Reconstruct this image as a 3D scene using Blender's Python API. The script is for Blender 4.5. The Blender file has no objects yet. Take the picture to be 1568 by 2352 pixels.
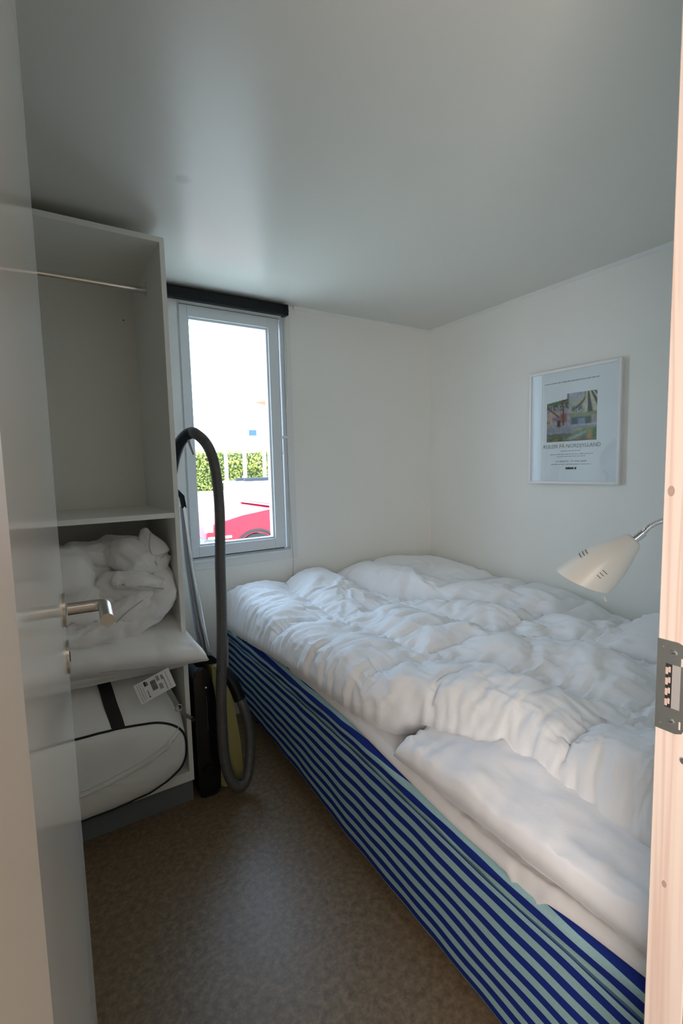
import bpy, bmesh, math, random
import numpy as np
from mathutils import Vector, Matrix

random.seed(7)
SC = bpy.context.scene
COL = SC.collection

# ------------------------------------------------------------------ camera
cam_d = bpy.data.cameras.new('camera')
cam = bpy.data.objects.new('camera', cam_d)
COL.objects.link(cam)
Rw = ((0.8413744, -0.0711707, 0.5357460),
      (-0.5398762, -0.0649073, 0.8392382),
      (-0.0249553, -0.9953501, -0.0930347))
cam.matrix_world = Matrix((
    (Rw[0][0], -Rw[0][1], -Rw[0][2], 0.0),
    (Rw[1][0], -Rw[1][1], -Rw[1][2], 0.0),
    (Rw[2][0], -Rw[2][1], -Rw[2][2], 1.3),
    (0, 0, 0, 1)))
cam_d.sensor_fit = 'VERTICAL'
cam_d.sensor_height = 36.0
cam_d.sensor_width = 24.0
cam_d.lens = 16.82
cam_d.clip_start = 0.004
cam_d.clip_end = 300
SC.camera = cam

# ------------------------------------------------------------------ world, sun, lamps, exposure
world = bpy.data.worlds.new('sky')
SC.world = world
world.use_nodes = True
wn = world.node_tree
wn.nodes.clear()
wo = wn.nodes.new('ShaderNodeOutputWorld')
bg = wn.nodes.new('ShaderNodeBackground')
tc = wn.nodes.new('ShaderNodeTexCoord')
sp = wn.nodes.new('ShaderNodeSeparateXYZ')
rp = wn.nodes.new('ShaderNodeValToRGB')
rp.color_ramp.elements[0].position = 0.0
rp.color_ramp.elements[0].color = (0.70, 0.83, 1.0, 1)
rp.color_ramp.elements[1].position = 0.6
rp.color_ramp.elements[1].color = (0.50, 0.70, 1.0, 1)
wn.links.new(tc.outputs['Generated'], sp.inputs[0])
wn.links.new(sp.outputs['Z'], rp.inputs[0])
wn.links.new(rp.outputs[0], bg.inputs[0])
bg.inputs[1].default_value = 8.6
wn.links.new(bg.outputs[0], wo.inputs[0])

def light(name, kind, loc, rot, energy, color, **kw):
    l = bpy.data.lights.new(name, kind)
    l.energy = energy
    l.color = color
    for k, v in kw.items():
        setattr(l, k, v)
    o = bpy.data.objects.new(name, l)
    COL.objects.link(o)
    o.location = loc
    o.rotation_euler = rot
    return o

# sun outdoors, from behind the cabin (lights the car and the hedge, never enters the room)
light('sun', 'SUN', (0, -6, 12), (math.radians(38), 0, math.radians(-12)), 2.5, (1.0, 0.95, 0.86), angle=0.009)
# daylight of the hall windows behind the camera
light('hall_window_light', 'AREA', (-0.36, -0.50, 1.20), (math.radians(90), 0, math.radians(-64)), 22.0, (1.0, 0.90, 0.84),
      shape='RECTANGLE', size=0.7, size_y=1.2)
# portal in the bedroom window: guides the sky's own light, adds none
pl = light('window_portal', 'AREA', (0.868, 2.52, 1.48), (math.radians(-90), 0, 0), 1.0, (1, 1, 1),
           shape='RECTANGLE', size=0.50, size_y=1.20)
pl.data.cycles.is_portal = True

vs = SC.view_settings
vs.view_transform = 'Standard'
vs.look = 'None'
vs.exposure = 0.17
vs.gamma = 1.0
vs.use_curve_mapping = False
try:
    SC.cycles.use_denoising = True
    SC.cycles.max_bounces = 12
    SC.cycles.diffuse_bounces = 8
    SC.cycles.glossy_bounces = 6
    SC.cycles.transmission_bounces = 8
    SC.cycles.sample_clamp_indirect = 6.0
    SC.cycles.caustics_reflective = True
except Exception:
    pass

# ------------------------------------------------------------------ helpers
def rs(r, g, b):
    """sRGB 0-255 to linear"""
    return tuple((c / 255 / 12.92) if c / 255 <= 0.04045 else ((c / 255 + 0.055) / 1.055) ** 2.4 for c in (r, g, b))

MATS = {}
def mat(name, color, rough=0.5, metal=0.0, noise=None, bump=None, spec=0.5, coat=0.0, trans=0.0, sheen=0.0, emit=None):
    """noise=(scale, amount, stretch) mottles the colour, bump=(scale, strength, stretch) adds fine relief"""
    if name in MATS:
        return MATS[name]
    m = bpy.data.materials.new(name)
    m.use_nodes = True
    nt = m.node_tree
    b = nt.nodes['Principled BSDF']
    b.inputs['Base Color'].default_value = (*color, 1)
    b.inputs['Roughness'].default_value = rough
    b.inputs['Metallic'].default_value = metal
    b.inputs['Specular IOR Level'].default_value = spec
    b.inputs['Coat Weight'].default_value = coat
    b.inputs['Transmission Weight'].default_value = trans
    b.inputs['Sheen Weight'].default_value = sheen
    if emit:
        b.inputs['Emission Color'].default_value = (*emit[0], 1)
        b.inputs['Emission Strength'].default_value = emit[1]
    def coords(stretch):
        t = nt.nodes.new('ShaderNodeTexCoord')
        mp = nt.nodes.new('ShaderNodeMapping')
        mp.inputs['Scale'].default_value = stretch
        nt.links.new(t.outputs['Object'], mp.inputs[0])
        return mp
    sc_, amt, st = noise if noise else (14.0, 0.02, (1, 1, 1))
    mp = coords(st)
    n = nt.nodes.new('ShaderNodeTexNoise')
    n.inputs['Scale'].default_value = sc_
    n.inputs['Detail'].default_value = 6
    nt.links.new(mp.outputs[0], n.inputs[0])
    mix = nt.nodes.new('ShaderNodeMix')
    mix.data_type = 'RGBA'
    mix.inputs[6].default_value = (*[max(0, c * (1 - amt)) for c in color], 1)
    mix.inputs[7].default_value = (*[min(1, c * (1 + amt)) for c in color], 1)
    nt.links.new(n.outputs[0], mix.inputs[0])
    nt.links.new(mix.outputs[2], b.inputs['Base Color'])
    if bump:
        mp2 = coords(bump[2])
        n2 = nt.nodes.new('ShaderNodeTexNoise')
        n2.inputs['Scale'].default_value = bump[0]
        n2.inputs['Detail'].default_value = 4
        bm_ = nt.nodes.new('ShaderNodeBump')
        bm_.inputs['Strength'].default_value = bump[1]
        bm_.inputs['Distance'].default_value = 0.002
        nt.links.new(mp2.outputs[0], n2.inputs[0])
        nt.links.new(n2.outputs[0], bm_.inputs['Height'])
        nt.links.new(bm_.outputs[0], b.inputs['Normal'])
    MATS[name] = m
    return m

def tag(o, label=None, cat=None, group=None, kind=None):
    if label: o['label'] = label
    if cat: o['category'] = cat
    if group: o['group'] = group
    if kind: o['kind'] = kind
    return o

def empty(name, loc=(0, 0, 0), label=None, cat=None, group=None):
    o = bpy.data.objects.new(name, None)
    o.empty_display_size = 0.05
    o.location = loc
    COL.objects.link(o)
    return tag(o, label, cat, group)

def link_mesh(name, me, m, parent=None, smooth=False):
    """the mesh is written in world coordinates; it is shifted so that it stays there under its parent"""
    me.materials.append(m)
    if smooth:
        me.polygons.foreach_set('use_smooth', [True] * len(me.polygons))
    o = bpy.data.objects.new(name, me)
    COL.objects.link(o)
    if parent:
        o.parent = parent
        p, off = parent, Vector((0, 0, 0))
        while p:
            off += p.location
            p = p.parent
        me.transform(Matrix.Translation(-off))
    return o

class B:
    """collects shapes for one mesh"""
    def __init__(s):
        s.bm = bmesh.new()
    def box(s, lo, hi, bev=0.0, seg=2):
        r = bmesh.ops.create_cube(s.bm, size=1)
        lo, hi = Vector(lo), Vector(hi)
        c, d = (lo + hi) / 2, hi - lo
        bmesh.ops.scale(s.bm, vec=d, verts=r['verts'])
        bmesh.ops.translate(s.bm, vec=c, verts=r['verts'])
        if bev:
            es = list({e for v in r['verts'] for e in v.link_edges})
            bmesh.ops.bevel(s.bm, geom=es, offset=bev, segments=seg, affect='EDGES', profile=0.6)
        return s
    def obox(s, c, size, rot, bev=0.0):
        """box with a rotation matrix"""
        r = bmesh.ops.create_cube(s.bm, size=1)
        vs_ = r['verts']
        bmesh.ops.scale(s.bm, vec=Vector(size), verts=vs_)
        if bev:
            es = list({e for v in vs_ for e in v.link_edges})
            g = bmesh.ops.bevel(s.bm, geom=es, offset=bev, segments=2, affect='EDGES', profile=0.6)
            vs_ = list({v for f in g['faces'] for v in f.verts} | {v for v in vs_ if v.is_valid})
        bmesh.ops.transform(s.bm, matrix=Matrix.Translation(c) @ rot.to_4x4(), verts=vs_)
        return s
    def cyl(s, a, b, r, r2=None, n=24):
        a, b = Vector(a), Vector(b)
        d = b - a
        rot = d.to_track_quat('Z', 'Y').to_matrix().to_4x4()
        bmesh.ops.create_cone(s.bm, cap_ends=True, segments=n, radius1=r, radius2=r if r2 is None else r2,
                              depth=d.length, matrix=Matrix.Translation((a + b) / 2) @ rot)
        return s
    def prism(s, pts, axis, a, b):
        """polygon pts (2D) extruded along axis from a to b"""
        def P(p, t):
            return {'X': (t, p[0], p[1]), 'Y': (p[0], t, p[1]), 'Z': (p[0], p[1], t)}[axis]
        v0 = [s.bm.verts.new(P(p, a)) for p in pts]
        v1 = [s.bm.verts.new(P(p, b)) for p in pts]
        n = len(pts)
        s.bm.faces.new(v0)
        s.bm.faces.new(v1[::-1])
        for i in range(n):
            s.bm.faces.new((v0[i], v0[(i + 1) % n], v1[(i + 1) % n], v1[i]))
        return s
    def tube(s, pts, rad, n=12, cap=True):
        """sweep along points; rad number or list"""
        pts = [Vector(p) for p in pts]
        m = len(pts)
        if not hasattr(rad, '__len__'):
            rad = [rad] * m
        t = [(pts[min(i + 1, m - 1)] - pts[max(i - 1, 0)]).normalized() for i in range(m)]
        u = t[0].orthogonal().normalized()
        rings = []
        for i in range(m):
            u = (u - t[i] * u.dot(t[i])).normalized()
            w = t[i].cross(u)
            rings.append([s.bm.verts.new(pts[i] + (u * math.cos(k * 2 * math.pi / n) + w * math.sin(k * 2 * math.pi / n)) * rad[i]) for k in range(n)])
        for i in range(m - 1):
            for k in range(n):
                s.bm.faces.new((rings[i][k], rings[i][(k + 1) % n], rings[i + 1][(k + 1) % n], rings[i + 1][k]))
        if cap:
            s.bm.faces.new(rings[0][::-1])
            s.bm.faces.new(rings[-1])
        return s
    def grid(s, V, closed_u=False, closed_v=False):
        """V array (nu, nv, 3)"""
        nu, nv = V.shape[:2]
        vv = [[s.bm.verts.new(V[i, j]) for j in range(nv)] for i in range(nu)]
        for i in range(nu if closed_u else nu - 1):
            for j in range(nv if closed_v else nv - 1):
                s.bm.faces.new((vv[i][j], vv[(i + 1) % nu][j], vv[(i + 1) % nu][(j + 1) % nv], vv[i][(j + 1) % nv]))
        return vv
    def build(s, name, m, parent=None, smooth=False, auto=None):
        bmesh.ops.recalc_face_normals(s.bm, faces=s.bm.faces[:])
        if auto:
            lim = math.radians(auto)
            for e in s.bm.edges:
                if len(e.link_faces) == 2 and e.calc_face_angle(0) > lim:
                    e.smooth = False
            smooth = True
        me = bpy.data.meshes.new(name)
        s.bm.to_mesh(me)
        s.bm.free()
        return link_mesh(name, me, m, parent, smooth)

def spline(ctrl, step):
    """Catmull-Rom through control points, resampled every step metres"""
    C = np.array(ctrl, float)
    P = np.vstack([2 * C[0] - C[1], C, 2 * C[-1] - C[-2]])
    out = []
    for i in range(1, len(P) - 2):
        t = np.linspace(0, 1, 40, endpoint=False)[:, None]
        p0, p1, p2, p3 = P[i - 1], P[i], P[i + 1], P[i + 2]
        out.append(0.5 * ((2 * p1) + (-p0 + p2) * t + (2 * p0 - 5 * p1 + 4 * p2 - p3) * t ** 2 + (-p0 + 3 * p1 - 3 * p2 + p3) * t ** 3))
    out.append(C[-1][None])
    out = np.vstack(out)
    d = np.r_[0, np.cumsum(np.linalg.norm(np.diff(out, axis=0), axis=1))]
    n = max(2, int(d[-1] / step))
    s = np.linspace(0, d[-1], n + 1)
    return np.stack([np.interp(s, d, out[:, k]) for k in range(out.shape[1])], 1)

_perm = {}
def perlin(x, y, seed=0):
    if seed not in _perm:
        rng = np.random.RandomState(seed)
        a = rng.rand(256) * 2 * np.pi
        _perm[seed] = (rng.permutation(256), np.cos(a), np.sin(a))
    p, gx, gy = _perm[seed]
    xi, yi = np.floor(x).astype(int), np.floor(y).astype(int)
    xf, yf = x - xi, y - yi
    def g(ix, iy, dx, dy):
        h = p[(p[ix & 255] + iy) & 255]
        return gx[h] * dx + gy[h] * dy
    u, v = xf ** 3 * (xf * (xf * 6 - 15) + 10), yf ** 3 * (yf * (yf * 6 - 15) + 10)
    a = g(xi, yi, xf, yf); b = g(xi + 1, yi, xf - 1, yf)
    c = g(xi, yi + 1, xf, yf - 1); d = g(xi + 1, yi + 1, xf - 1, yf - 1)
    return (a + u * (b - a)) + v * ((c + u * (d - c)) - (a + u * (b - a)))

def ridge(x, y, seed, sharp=1.6):
    """soft creases: thin high ridges"""
    n = 1 - np.abs(perlin(x, y, seed)) * 2
    return np.clip(n, 0, 1) ** sharp

def crumple(x, y, seed, f=4.0):
    """domain-warped creases of cloth, several directions and sizes, about 0..1"""
    wx = perlin(x * f * .5, y * f * .5, seed + 1) * 0.9
    wy = perlin(x * f * .5 + 9, y * f * .5, seed + 2) * 0.9
    h = 0
    for k, (ang, sc_, st, am) in enumerate(((0.4, 1.0, 2.6, .5), (-0.7, 1.5, 3.0, .32), (1.5, 2.2, 2.5, .2), (0.1, 3.6, 3.0, .12))):
        c_, s_ = math.cos(ang), math.sin(ang)
        a = (x * c_ + y * s_) * f * sc_ + wx
        b = (-x * s_ + y * c_) * f * sc_ / st + wy
        mask = 0.5 + 0.9 * perlin(x * f * .6 + k * 7, y * f * .6, seed + 20 + k)
        h = h + am * ridge(a, b, seed + 5 + k, 2.2) * np.clip(mask, 0, 1.2)
    return h

def ss(a, b, x):
    t = np.clip((x - a) / (b - a), 0, 1)
    return t * t * (3 - 2 * t)

# ------------------------------------------------------------------ materials of the setting
YW, XR, ZC = 2.38, 2.229, 2.168
XL, YF = -0.56, 0.28
m_wall = mat('white_wall_paint', (0.83, 0.825, 0.78), 0.55, noise=(3, 0.015, (1, 1, 1)), bump=(220, 0.12, (1, 1, 1)))
m_ceil = mat('satin_ceiling_board', (0.68, 0.675, 0.625), 0.27, noise=(2, 0.03, (1, 1, 1)), bump=(30, 0.10, (1, 1, 1)), spec=0.24)
def smudge(m, at, r, amt):
    # a faint dirty mark on the board
    nt = m.node_tree; b_ = nt.nodes['Principled BSDF']
    t = nt.nodes.new('ShaderNodeTexCoord')
    d = nt.nodes.new('ShaderNodeVectorMath'); d.operation = 'DISTANCE'; d.inputs[1].default_value = at
    n = nt.nodes.new('ShaderNodeTexNoise'); n.inputs['Scale'].default_value = 60
    ad = nt.nodes.new('ShaderNodeMath'); ad.operation = 'MULTIPLY_ADD'; ad.inputs[1].default_value = r * .9
    mr = nt.nodes.new('ShaderNodeMapRange'); mr.inputs['From Min'].default_value = r * .5 + r * .45; mr.inputs['From Max'].default_value = r * 1.45
    mr.inputs['To Min'].default_value = 1 - amt; mr.inputs['To Max'].default_value = 1
    mx = nt.nodes.new('ShaderNodeMix'); mx.data_type = 'RGBA'; mx.blend_type = 'MULTIPLY'; mx.inputs[0].default_value = 1
    src = b_.inputs['Base Color'].links[0].from_socket
    nt.links.new(t.outputs['Object'], d.inputs[0]); nt.links.new(t.outputs['Object'], n.inputs[0])
    nt.links.new(n.outputs[0], ad.inputs[0]); nt.links.new(d.outputs['Value'], ad.inputs[2])
    nt.links.new(ad.outputs[0], mr.inputs[0])
    nt.links.new(src, mx.inputs[6]); nt.links.new(mr.outputs[0], mx.inputs[7])
    nt.links.new(mx.outputs[2], b_.inputs['Base Color'])
smudge(m_ceil, (0.438, 1.520, 2.168), .028, .14)
m_trim = mat('white_trim', (0.74, 0.75, 0.73), 0.4)
m_lam = mat('white_laminate', (0.84, 0.845, 0.80), 0.35, noise=(60, 0.03, (1, 1, 6)))
m_sash = mat('white_plastic_frame', (0.70, 0.74, 0.76), 0.3)
m_black = mat('black_plastic', (0.006, 0.007, 0.008), 0.45, spec=0.25)
m_chrome = mat('chrome', (0.75, 0.76, 0.77), 0.12, 1.0)
m_steel = mat('brushed_steel', (0.56, 0.53, 0.48), 0.28, 1.0, noise=(40, 0.08, (1, 1, 8)))
m_zinc = mat('zinc_plate', (0.36, 0.37, 0.35), 0.42, 0.9, noise=(30, 0.06, (1, 1, 1)))
m_dark = mat('dark_recess', (0.02, 0.02, 0.02), 0.8)

def floor_material():
    m = bpy.data.materials.new('mottled_vinyl_floor')
    m.use_nodes = True
    nt = m.node_tree
    b = nt.nodes['Principled BSDF']
    t = nt.nodes.new('ShaderNodeTexCoord')
    def noise(scale, detail, rough=.6):
        n = nt.nodes.new('ShaderNodeTexNoise')
        n.inputs['Scale'].default_value = scale
        n.inputs['Detail'].default_value = detail
        n.inputs['Roughness'].default_value = rough
        nt.links.new(t.outputs['Object'], n.inputs[0])
        return n
    n1 = noise(55, 8, .7)
    r1 = nt.nodes.new('ShaderNodeValToRGB')
    e = r1.color_ramp.elements
    e[0].position, e[0].color = 0.36, (*rs(92, 82, 64), 1)
    e[1].position, e[1].color = 0.66, (*rs(148, 132, 106), 1)
    x = r1.color_ramp.elements.new(0.5); x.color = (*rs(118, 104, 82), 1)
    nt.links.new(n1.outputs[0], r1.inputs[0])
    n2 = noise(6, 3)
    mx = nt.nodes.new('ShaderNodeMix'); mx.data_type = 'RGBA'
    mx.inputs[7].default_value = (*rs(132, 104, 80), 1)
    ml = nt.nodes.new('ShaderNodeMath'); ml.operation = 'MULTIPLY'; ml.inputs[1].default_value = 0.55
    nt.links.new(n2.outputs[0], ml.inputs[0])
    nt.links.new(ml.outputs[0], mx.inputs[0])
    nt.links.new(r1.outputs[0], mx.inputs[6])
    nt.links.new(mx.outputs[2], b.inputs['Base Color'])
    b.inputs['Roughness'].default_value = 0.40
    b.inputs['Specular IOR Level'].default_value = 0.4
    bp = nt.nodes.new('ShaderNodeBump')
    bp.inputs['Strength'].default_value = 0.25
    bp.inputs['Distance'].default_value = 0.001
    nt.links.new(n1.outputs[0], bp.inputs['Height'])
    nt.links.new(bp.outputs[0], b.inputs['Normal'])
    return m
m_floor = floor_material()

def wood_material():
    m = bpy.data.materials.new('pale_pine_wood')
    m.use_nodes = True
    nt = m.node_tree
    b = nt.nodes['Principled BSDF']
    t = nt.nodes.new('ShaderNodeTexCoord')
    mp = nt.nodes.new('ShaderNodeMapping')
    mp.inputs['Scale'].default_value = (14, 14, 0.55)
    nt.links.new(t.outputs['Object'], mp.inputs[0])
    n = nt.nodes.new('ShaderNodeTexNoise'); n.inputs['Scale'].default_value = 1.6; n.inputs['Detail'].default_value = 3
    n.inputs['Distortion'].default_value = 0.4
    nt.links.new(mp.outputs[0], n.inputs[0])
    w = nt.nodes.new('ShaderNodeMath'); w.operation = 'MULTIPLY'; w.inputs[1].default_value = 34
    nt.links.new(n.outputs[0], w.inputs[0])
    s = nt.nodes.new('ShaderNodeMath'); s.operation = 'SINE'
    nt.links.new(w.outputs[0], s.inputs[0])
    r = nt.nodes.new('ShaderNodeValToRGB')
    e = r.color_ramp.elements
    e[0].position, e[0].color = 0.0, (*rs(230, 212, 200), 1)
    e[1].position, e[1].color = 1.0, (*rs(218, 192, 178), 1)
    ad = nt.nodes.new('ShaderNodeMath'); ad.operation = 'MULTIPLY_ADD'; ad.inputs[1].default_value = .5; ad.inputs[2].default_value = .5
    nt.links.new(s.outputs[0], ad.inputs[0])
    pw = nt.nodes.new('ShaderNodeMath'); pw.operation = 'POWER'; pw.inputs[1].default_value = 2.2
    nt.links.new(ad.outputs[0], pw.inputs[0])
    nt.links.new(pw.outputs[0], r.inputs[0])
    nt.links.new(r.outputs[0], b.inputs['Base Color'])
    b.inputs['Roughness'].default_value = 0.55
    return m
m_pine = wood_material()

def struct(name, b, m, parent=None, smooth=False, label=None):
    o = b.build(name, m, parent, smooth)
    if not parent:
        o['kind'] = 'structure'
    if label:
        o['label'] = label
    return o

# ------------------------------------------------------------------ room shell
T = 0.12
struct('floor', B().box((XL - T, YF - 2.4, -0.05), (XR + T, YW + 0.16, 0.0)), m_floor, label='brown mottled vinyl floor')
struct('ceiling', B().box((XL - T, YF - 2.4, ZC), (XR + T, YW + 0.16, ZC + 0.05)), m_ceil, label='satin white ceiling')
wx0, wx1, wz0, wz1 = 0.618, 1.182, 0.845, 2.108        # window opening in the far wall
b = B()
b.box((XL - T, YW, 0), (wx0, YW + 0.16, ZC))
b.box((wx1, YW, 0), (XR + T, YW + 0.16, ZC))
b.box((wx0, YW, 0), (wx1, YW + 0.16, wz0))
b.box((wx0, YW, wz1), (wx1, YW + 0.16, ZC))
struct('wall_far', b, m_wall, label='far wall with the window')
struct('wall_right', B().box((XR, YF, 0), (XR + T, YW, ZC)), m_wall, label='right wall with the framed poster')
struct('wall_left', B().box((XL - T, YF, 0), (XL, YW, ZC)), m_wall)
b = B()
DX0, DX1, DZ = -0.0118, 0.646, 2.09                      # door opening
b.box((XL, YF - 0.12, 0), (DX0 - 0.035, YF, ZC))
b.box((DX1 + 0.035, YF - 0.12, 0), (XR + T, YF, ZC))
b.box((DX0 - 0.035, YF - 0.12, DZ + 0.035), (DX1 + 0.035, YF, ZC))
struct('wall_near', b, m_wall)
# the hall behind the camera
b = B()
b.box((XL - T, YF - 2.4, 0), (XL, YF - 0.12, ZC))
b.box((XR, YF - 2.4, 0), (XR + T, YF - 0.12, ZC))
b.box((XL, YF - 2.4, 0), (XR, YF - 2.3, ZC))
struct('wall_hall', b, m_wall)

# thin cover strips where ceiling meets wall
def strip(name, pts, axis, a, c):
    struct(name, B().prism(pts, axis, a, c), m_trim)
q = 0.016
strip('trim_1', [(XR, ZC), (XR - q, ZC), (XR - q, ZC - .004), (XR - .004, ZC - q), (XR, ZC - q)], 'Y', YF, YW)
strip('trim_2', [(YW, ZC), (YW - q, ZC), (YW - q, ZC - .004), (YW - .004, ZC - q), (YW, ZC - q)], 'X', 1.24, XR - q)

# ------------------------------------------------------------------ window
win = B()
# fixed frame lining the opening
f0, f1 = YW + 0.012, YW + 0.15
for lo, hi in (((wx0, f0, wz0), (wx0 + .020, f1, wz1)), ((wx1 - .016, f0, wz0), (wx1, f1, wz1)),
               ((wx0 + .02, f0, wz0), (wx1 - .016, f1, wz0 + .020)), ((wx0 + .02, f0, wz1 - .016), (wx1 - .016, f1, wz1))):
    win.box(lo, hi, .0015, 1)
window = win.build('window_1', m_sash)
tag(window, 'white framed tall window with a clear pane', None, None, 'structure')
# flat casing on the wall around the opening
b = B()
cz0, cz1, cx0, cx1 = 0.805, 2.118, 0.578, 1.216
c_ = YW - 0.006
b.box((cx0, c_, cz0), (wx0 + .004, YW, cz1), .001, 1)
b.box((wx1 - .004, c_, cz0), (cx1, YW, cz1), .001, 1)
b.box((wx0 + .004, c_, cz0), (wx1 - .004, YW, wz0 + .003), .001, 1)
b.build('window_casing', m_trim, window)
b = B()
b.box((wx0 + .006, YW - 0.012, wz0 - .004), (wx1 - .004, YW + .03, wz0 + .010), .002)
b.build('window_sill', m_sash, window)
# sash: sits slightly inside the frame
sx0, sx1, sz0, sz1 = 0.634, 1.150, 0.868, 2.094
gx0, gx1, gz0, gz1 = 0.672, 1.092, 0.922, 2.040
s0, s1 = YW + 0.004, YW + 0.062
b = B()
b.box((sx0, s0, sz0), (gx0, s1, sz1), .003)
b.box((gx1, s0, sz0), (sx1, s1, sz1), .003)
b.box((gx0, s0, sz0), (gx1, s1, gz0), .003)
b.box((gx0, s0, gz1), (gx1, s1, sz1), .003)
b.build('sash_frame', m_sash, window)
b = B()   # glazing beads
bw = .010
b.box((gx0 - .001, s0 + .012, gz0 - .001), (gx0 + bw, s1 - .01, gz1 + .001), .002)
b.box((gx1 - bw, s0 + .012, gz0 - .001), (gx1 + .001, s1 - .01, gz1 + .001), .002)
b.box((gx0 + bw, s0 + .012, gz0 - .001), (gx1 - bw, s1 - .01, gz0 + bw), .002)
b.box((gx0 + bw, s0 + .012, gz1 - bw), (gx1 - bw, s1 - .01, gz1 + .001), .002)
b.build('glazing_bead', m_sash, window)
b = B()
b.box((sx0 + .008, s0 + .004, sz0 - .006), (sx1 - .006, s1 - .01, sz0), 0)
b.box((sx1, s0 + .006, sz0), (sx1 + .004, s1 - .01, sz1), 0)
b.box((sx0 + .004, s0 + .006, sz1), (sx1, s1 - .01, sz1 + .004), 0)
b.build('rubber_seal', mat('grey_rubber', (0.12, 0.13, 0.13), 0.7), window)
def glass_material():
    m = bpy.data.materials.new('clear_window_glass')
    m.use_nodes = True
    nt = m.node_tree
    nt.nodes.clear()
    o = nt.nodes.new('ShaderNodeOutputMaterial')
    t = nt.nodes.new('ShaderNodeBsdfTransparent'); t.inputs[0].default_value = (0.97, 0.985, 0.98, 1)
    g = nt.nodes.new('ShaderNodeBsdfGlossy'); g.inputs['Roughness'].default_value = 0.0
    f = nt.nodes.new('ShaderNodeFresnel'); f.inputs[0].default_value = 1.45
    n = nt.nodes.new('ShaderNodeTexNoise'); n.inputs['Scale'].default_value = 2.0
    mm = nt.nodes.new('ShaderNodeMath'); mm.operation = 'MULTIPLY_ADD'; mm.inputs[1].default_value = 0.01; mm.inputs[2].default_value = 1.445
    nt.links.new(n.outputs[0], mm.inputs[0]); ge = nt.nodes.new('ShaderNodeNewGeometry')
    bk_ = nt.nodes.new('ShaderNodeMath'); bk_.operation = 'MULTIPLY'; bk_.inputs[1].default_value = -0.7604   # 1/1.45 on the far face
    ad = nt.nodes.new('ShaderNodeMath'); ad.operation = 'ADD'
    nt.links.new(ge.outputs['Backfacing'], bk_.inputs[0]); nt.links.new(bk_.outputs[0], ad.inputs[0]); nt.links.new(mm.outputs[0], ad.inputs[1])
    nt.links.new(ad.outputs[0], f.inputs[0])
    mx = nt.nodes.new('ShaderNodeMixShader')
    nt.links.new(f.outputs[0], mx.inputs[0]); nt.links.new(t.outputs[0], mx.inputs[1]); nt.links.new(g.outputs[0], mx.inputs[2])
    nt.links.new(mx.outputs[0], o.inputs[0])
    return m
m_glass = glass_material()
b = B().box((gx0 + .001, YW + .034, gz0 + .001), (gx1 - .001, YW + .038, gz1 - .001))
b.build('window_pane', m_glass, window)

# roller blind cassette with its cord
blind = empty('roller_blind', (0.9, YW, 2.14), 'black rolled-up blind cassette fixed above the window', 'blind')
bx0, bx1, bz0, bz1 = 0.572, 1.188, 2.104, 2.158
B().prism([(YW - .001, bz0 + .004), (YW - .001, bz1), (YW - .040, bz1), (YW - .048, bz1 - .008), (YW - .050, bz0 + .012), (YW - .042, bz0), (YW - .02, bz0)], 'X', bx0 + .004, bx1 - .022).build('cassette', m_black, blind)
B().box((bx0, YW - .052, bz0 - .002), (bx0 + .004, YW - .001, bz1 + .001), .001, 1).build('end_cap', m_black, blind)
B().box((bx1 - .022, YW - .053, bz0 - .002), (bx1, YW - .001, bz1 - .002), .003).build('end_cap', m_black, blind)
m_cord = mat('white_cord', (0.55, 0.54, 0.52), 0.6)
cy = YW - .020
pts = spline([(1.176, cy, 2.11), (1.170, cy, 1.9), (1.168, cy, 1.6), (1.170, cy, 1.2), (1.176, cy, .95), (1.180, cy - .0, .80), (1.174, cy, .70), (1.170, cy, .66)], .03)
B().tube(pts, .0012, 6).build('pull_cord', mat('grey_cord', (0.30, 0.29, 0.28), 0.6), blind, True)
pts = spline([(1.181, cy, 2.11), (1.179, cy, 1.8), (1.160, cy, 1.52), (1.150, cy, 1.46), (1.146, cy, 1.40), (1.126, cy, 1.34), (1.118, cy, 1.345)], .02)
B().tube(pts, .0012, 6).build('pull_cord', m_cord, blind, True)
bb = B().cyl((1.150, cy - .004, 1.47), (1.150, cy + .012, 1.47), .009, .007, 16)
bb.box((1.146, cy - .002, 1.463), (1.170, cy + .014, 1.477), .001, 1)
bb.build('cord_clip', m_sash, blind)

# small hook screwed into the wall beside the blind
o = B().cyl((1.212, YW - .006, 2.142), (1.212, YW + .002, 2.142), .003, n=10).build('wall_screw', mat('grey_screw', (0.25, 0.25, 0.25), .4, .8))
tag(o, 'tiny grey screw in the wall right of the black blind', 'screw')

# ------------------------------------------------------------------ door frame, left and right jambs
m_cream = mat('cream_painted_jamb', (0.70, 0.62, 0.52), 0.5, noise=(8, 0.03, (1, 1, .2)))
frame = empty('door_2', (DX1, YF, 0))
tag(frame, 'pale pine door frame around the doorway', None, None, 'structure')
jr = B()
jr.box((DX1, YF - .044, 0), (DX1 + .035, YF, DZ + .03), .0012, 1)
jr.box((DX1 - .0, YF - .125, 0), (DX1 + .035, YF - .0455, DZ + .03), .0012, 1)
jr.build('jamb', m_pine, frame)['label'] = 'knotty pale pine jamb on the right'
B().box((DX0 - .035, YF - .19, 0), (DX0, YF, DZ + .03), .001, 1).build('jamb', m_cream, frame)['label'] = 'cream jamb on the left'
B().box((DX0 - .035, YF - .125, DZ), (DX1 + .035, YF, DZ + .035), .001, 1).build('lintel', m_pine, frame)
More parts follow.
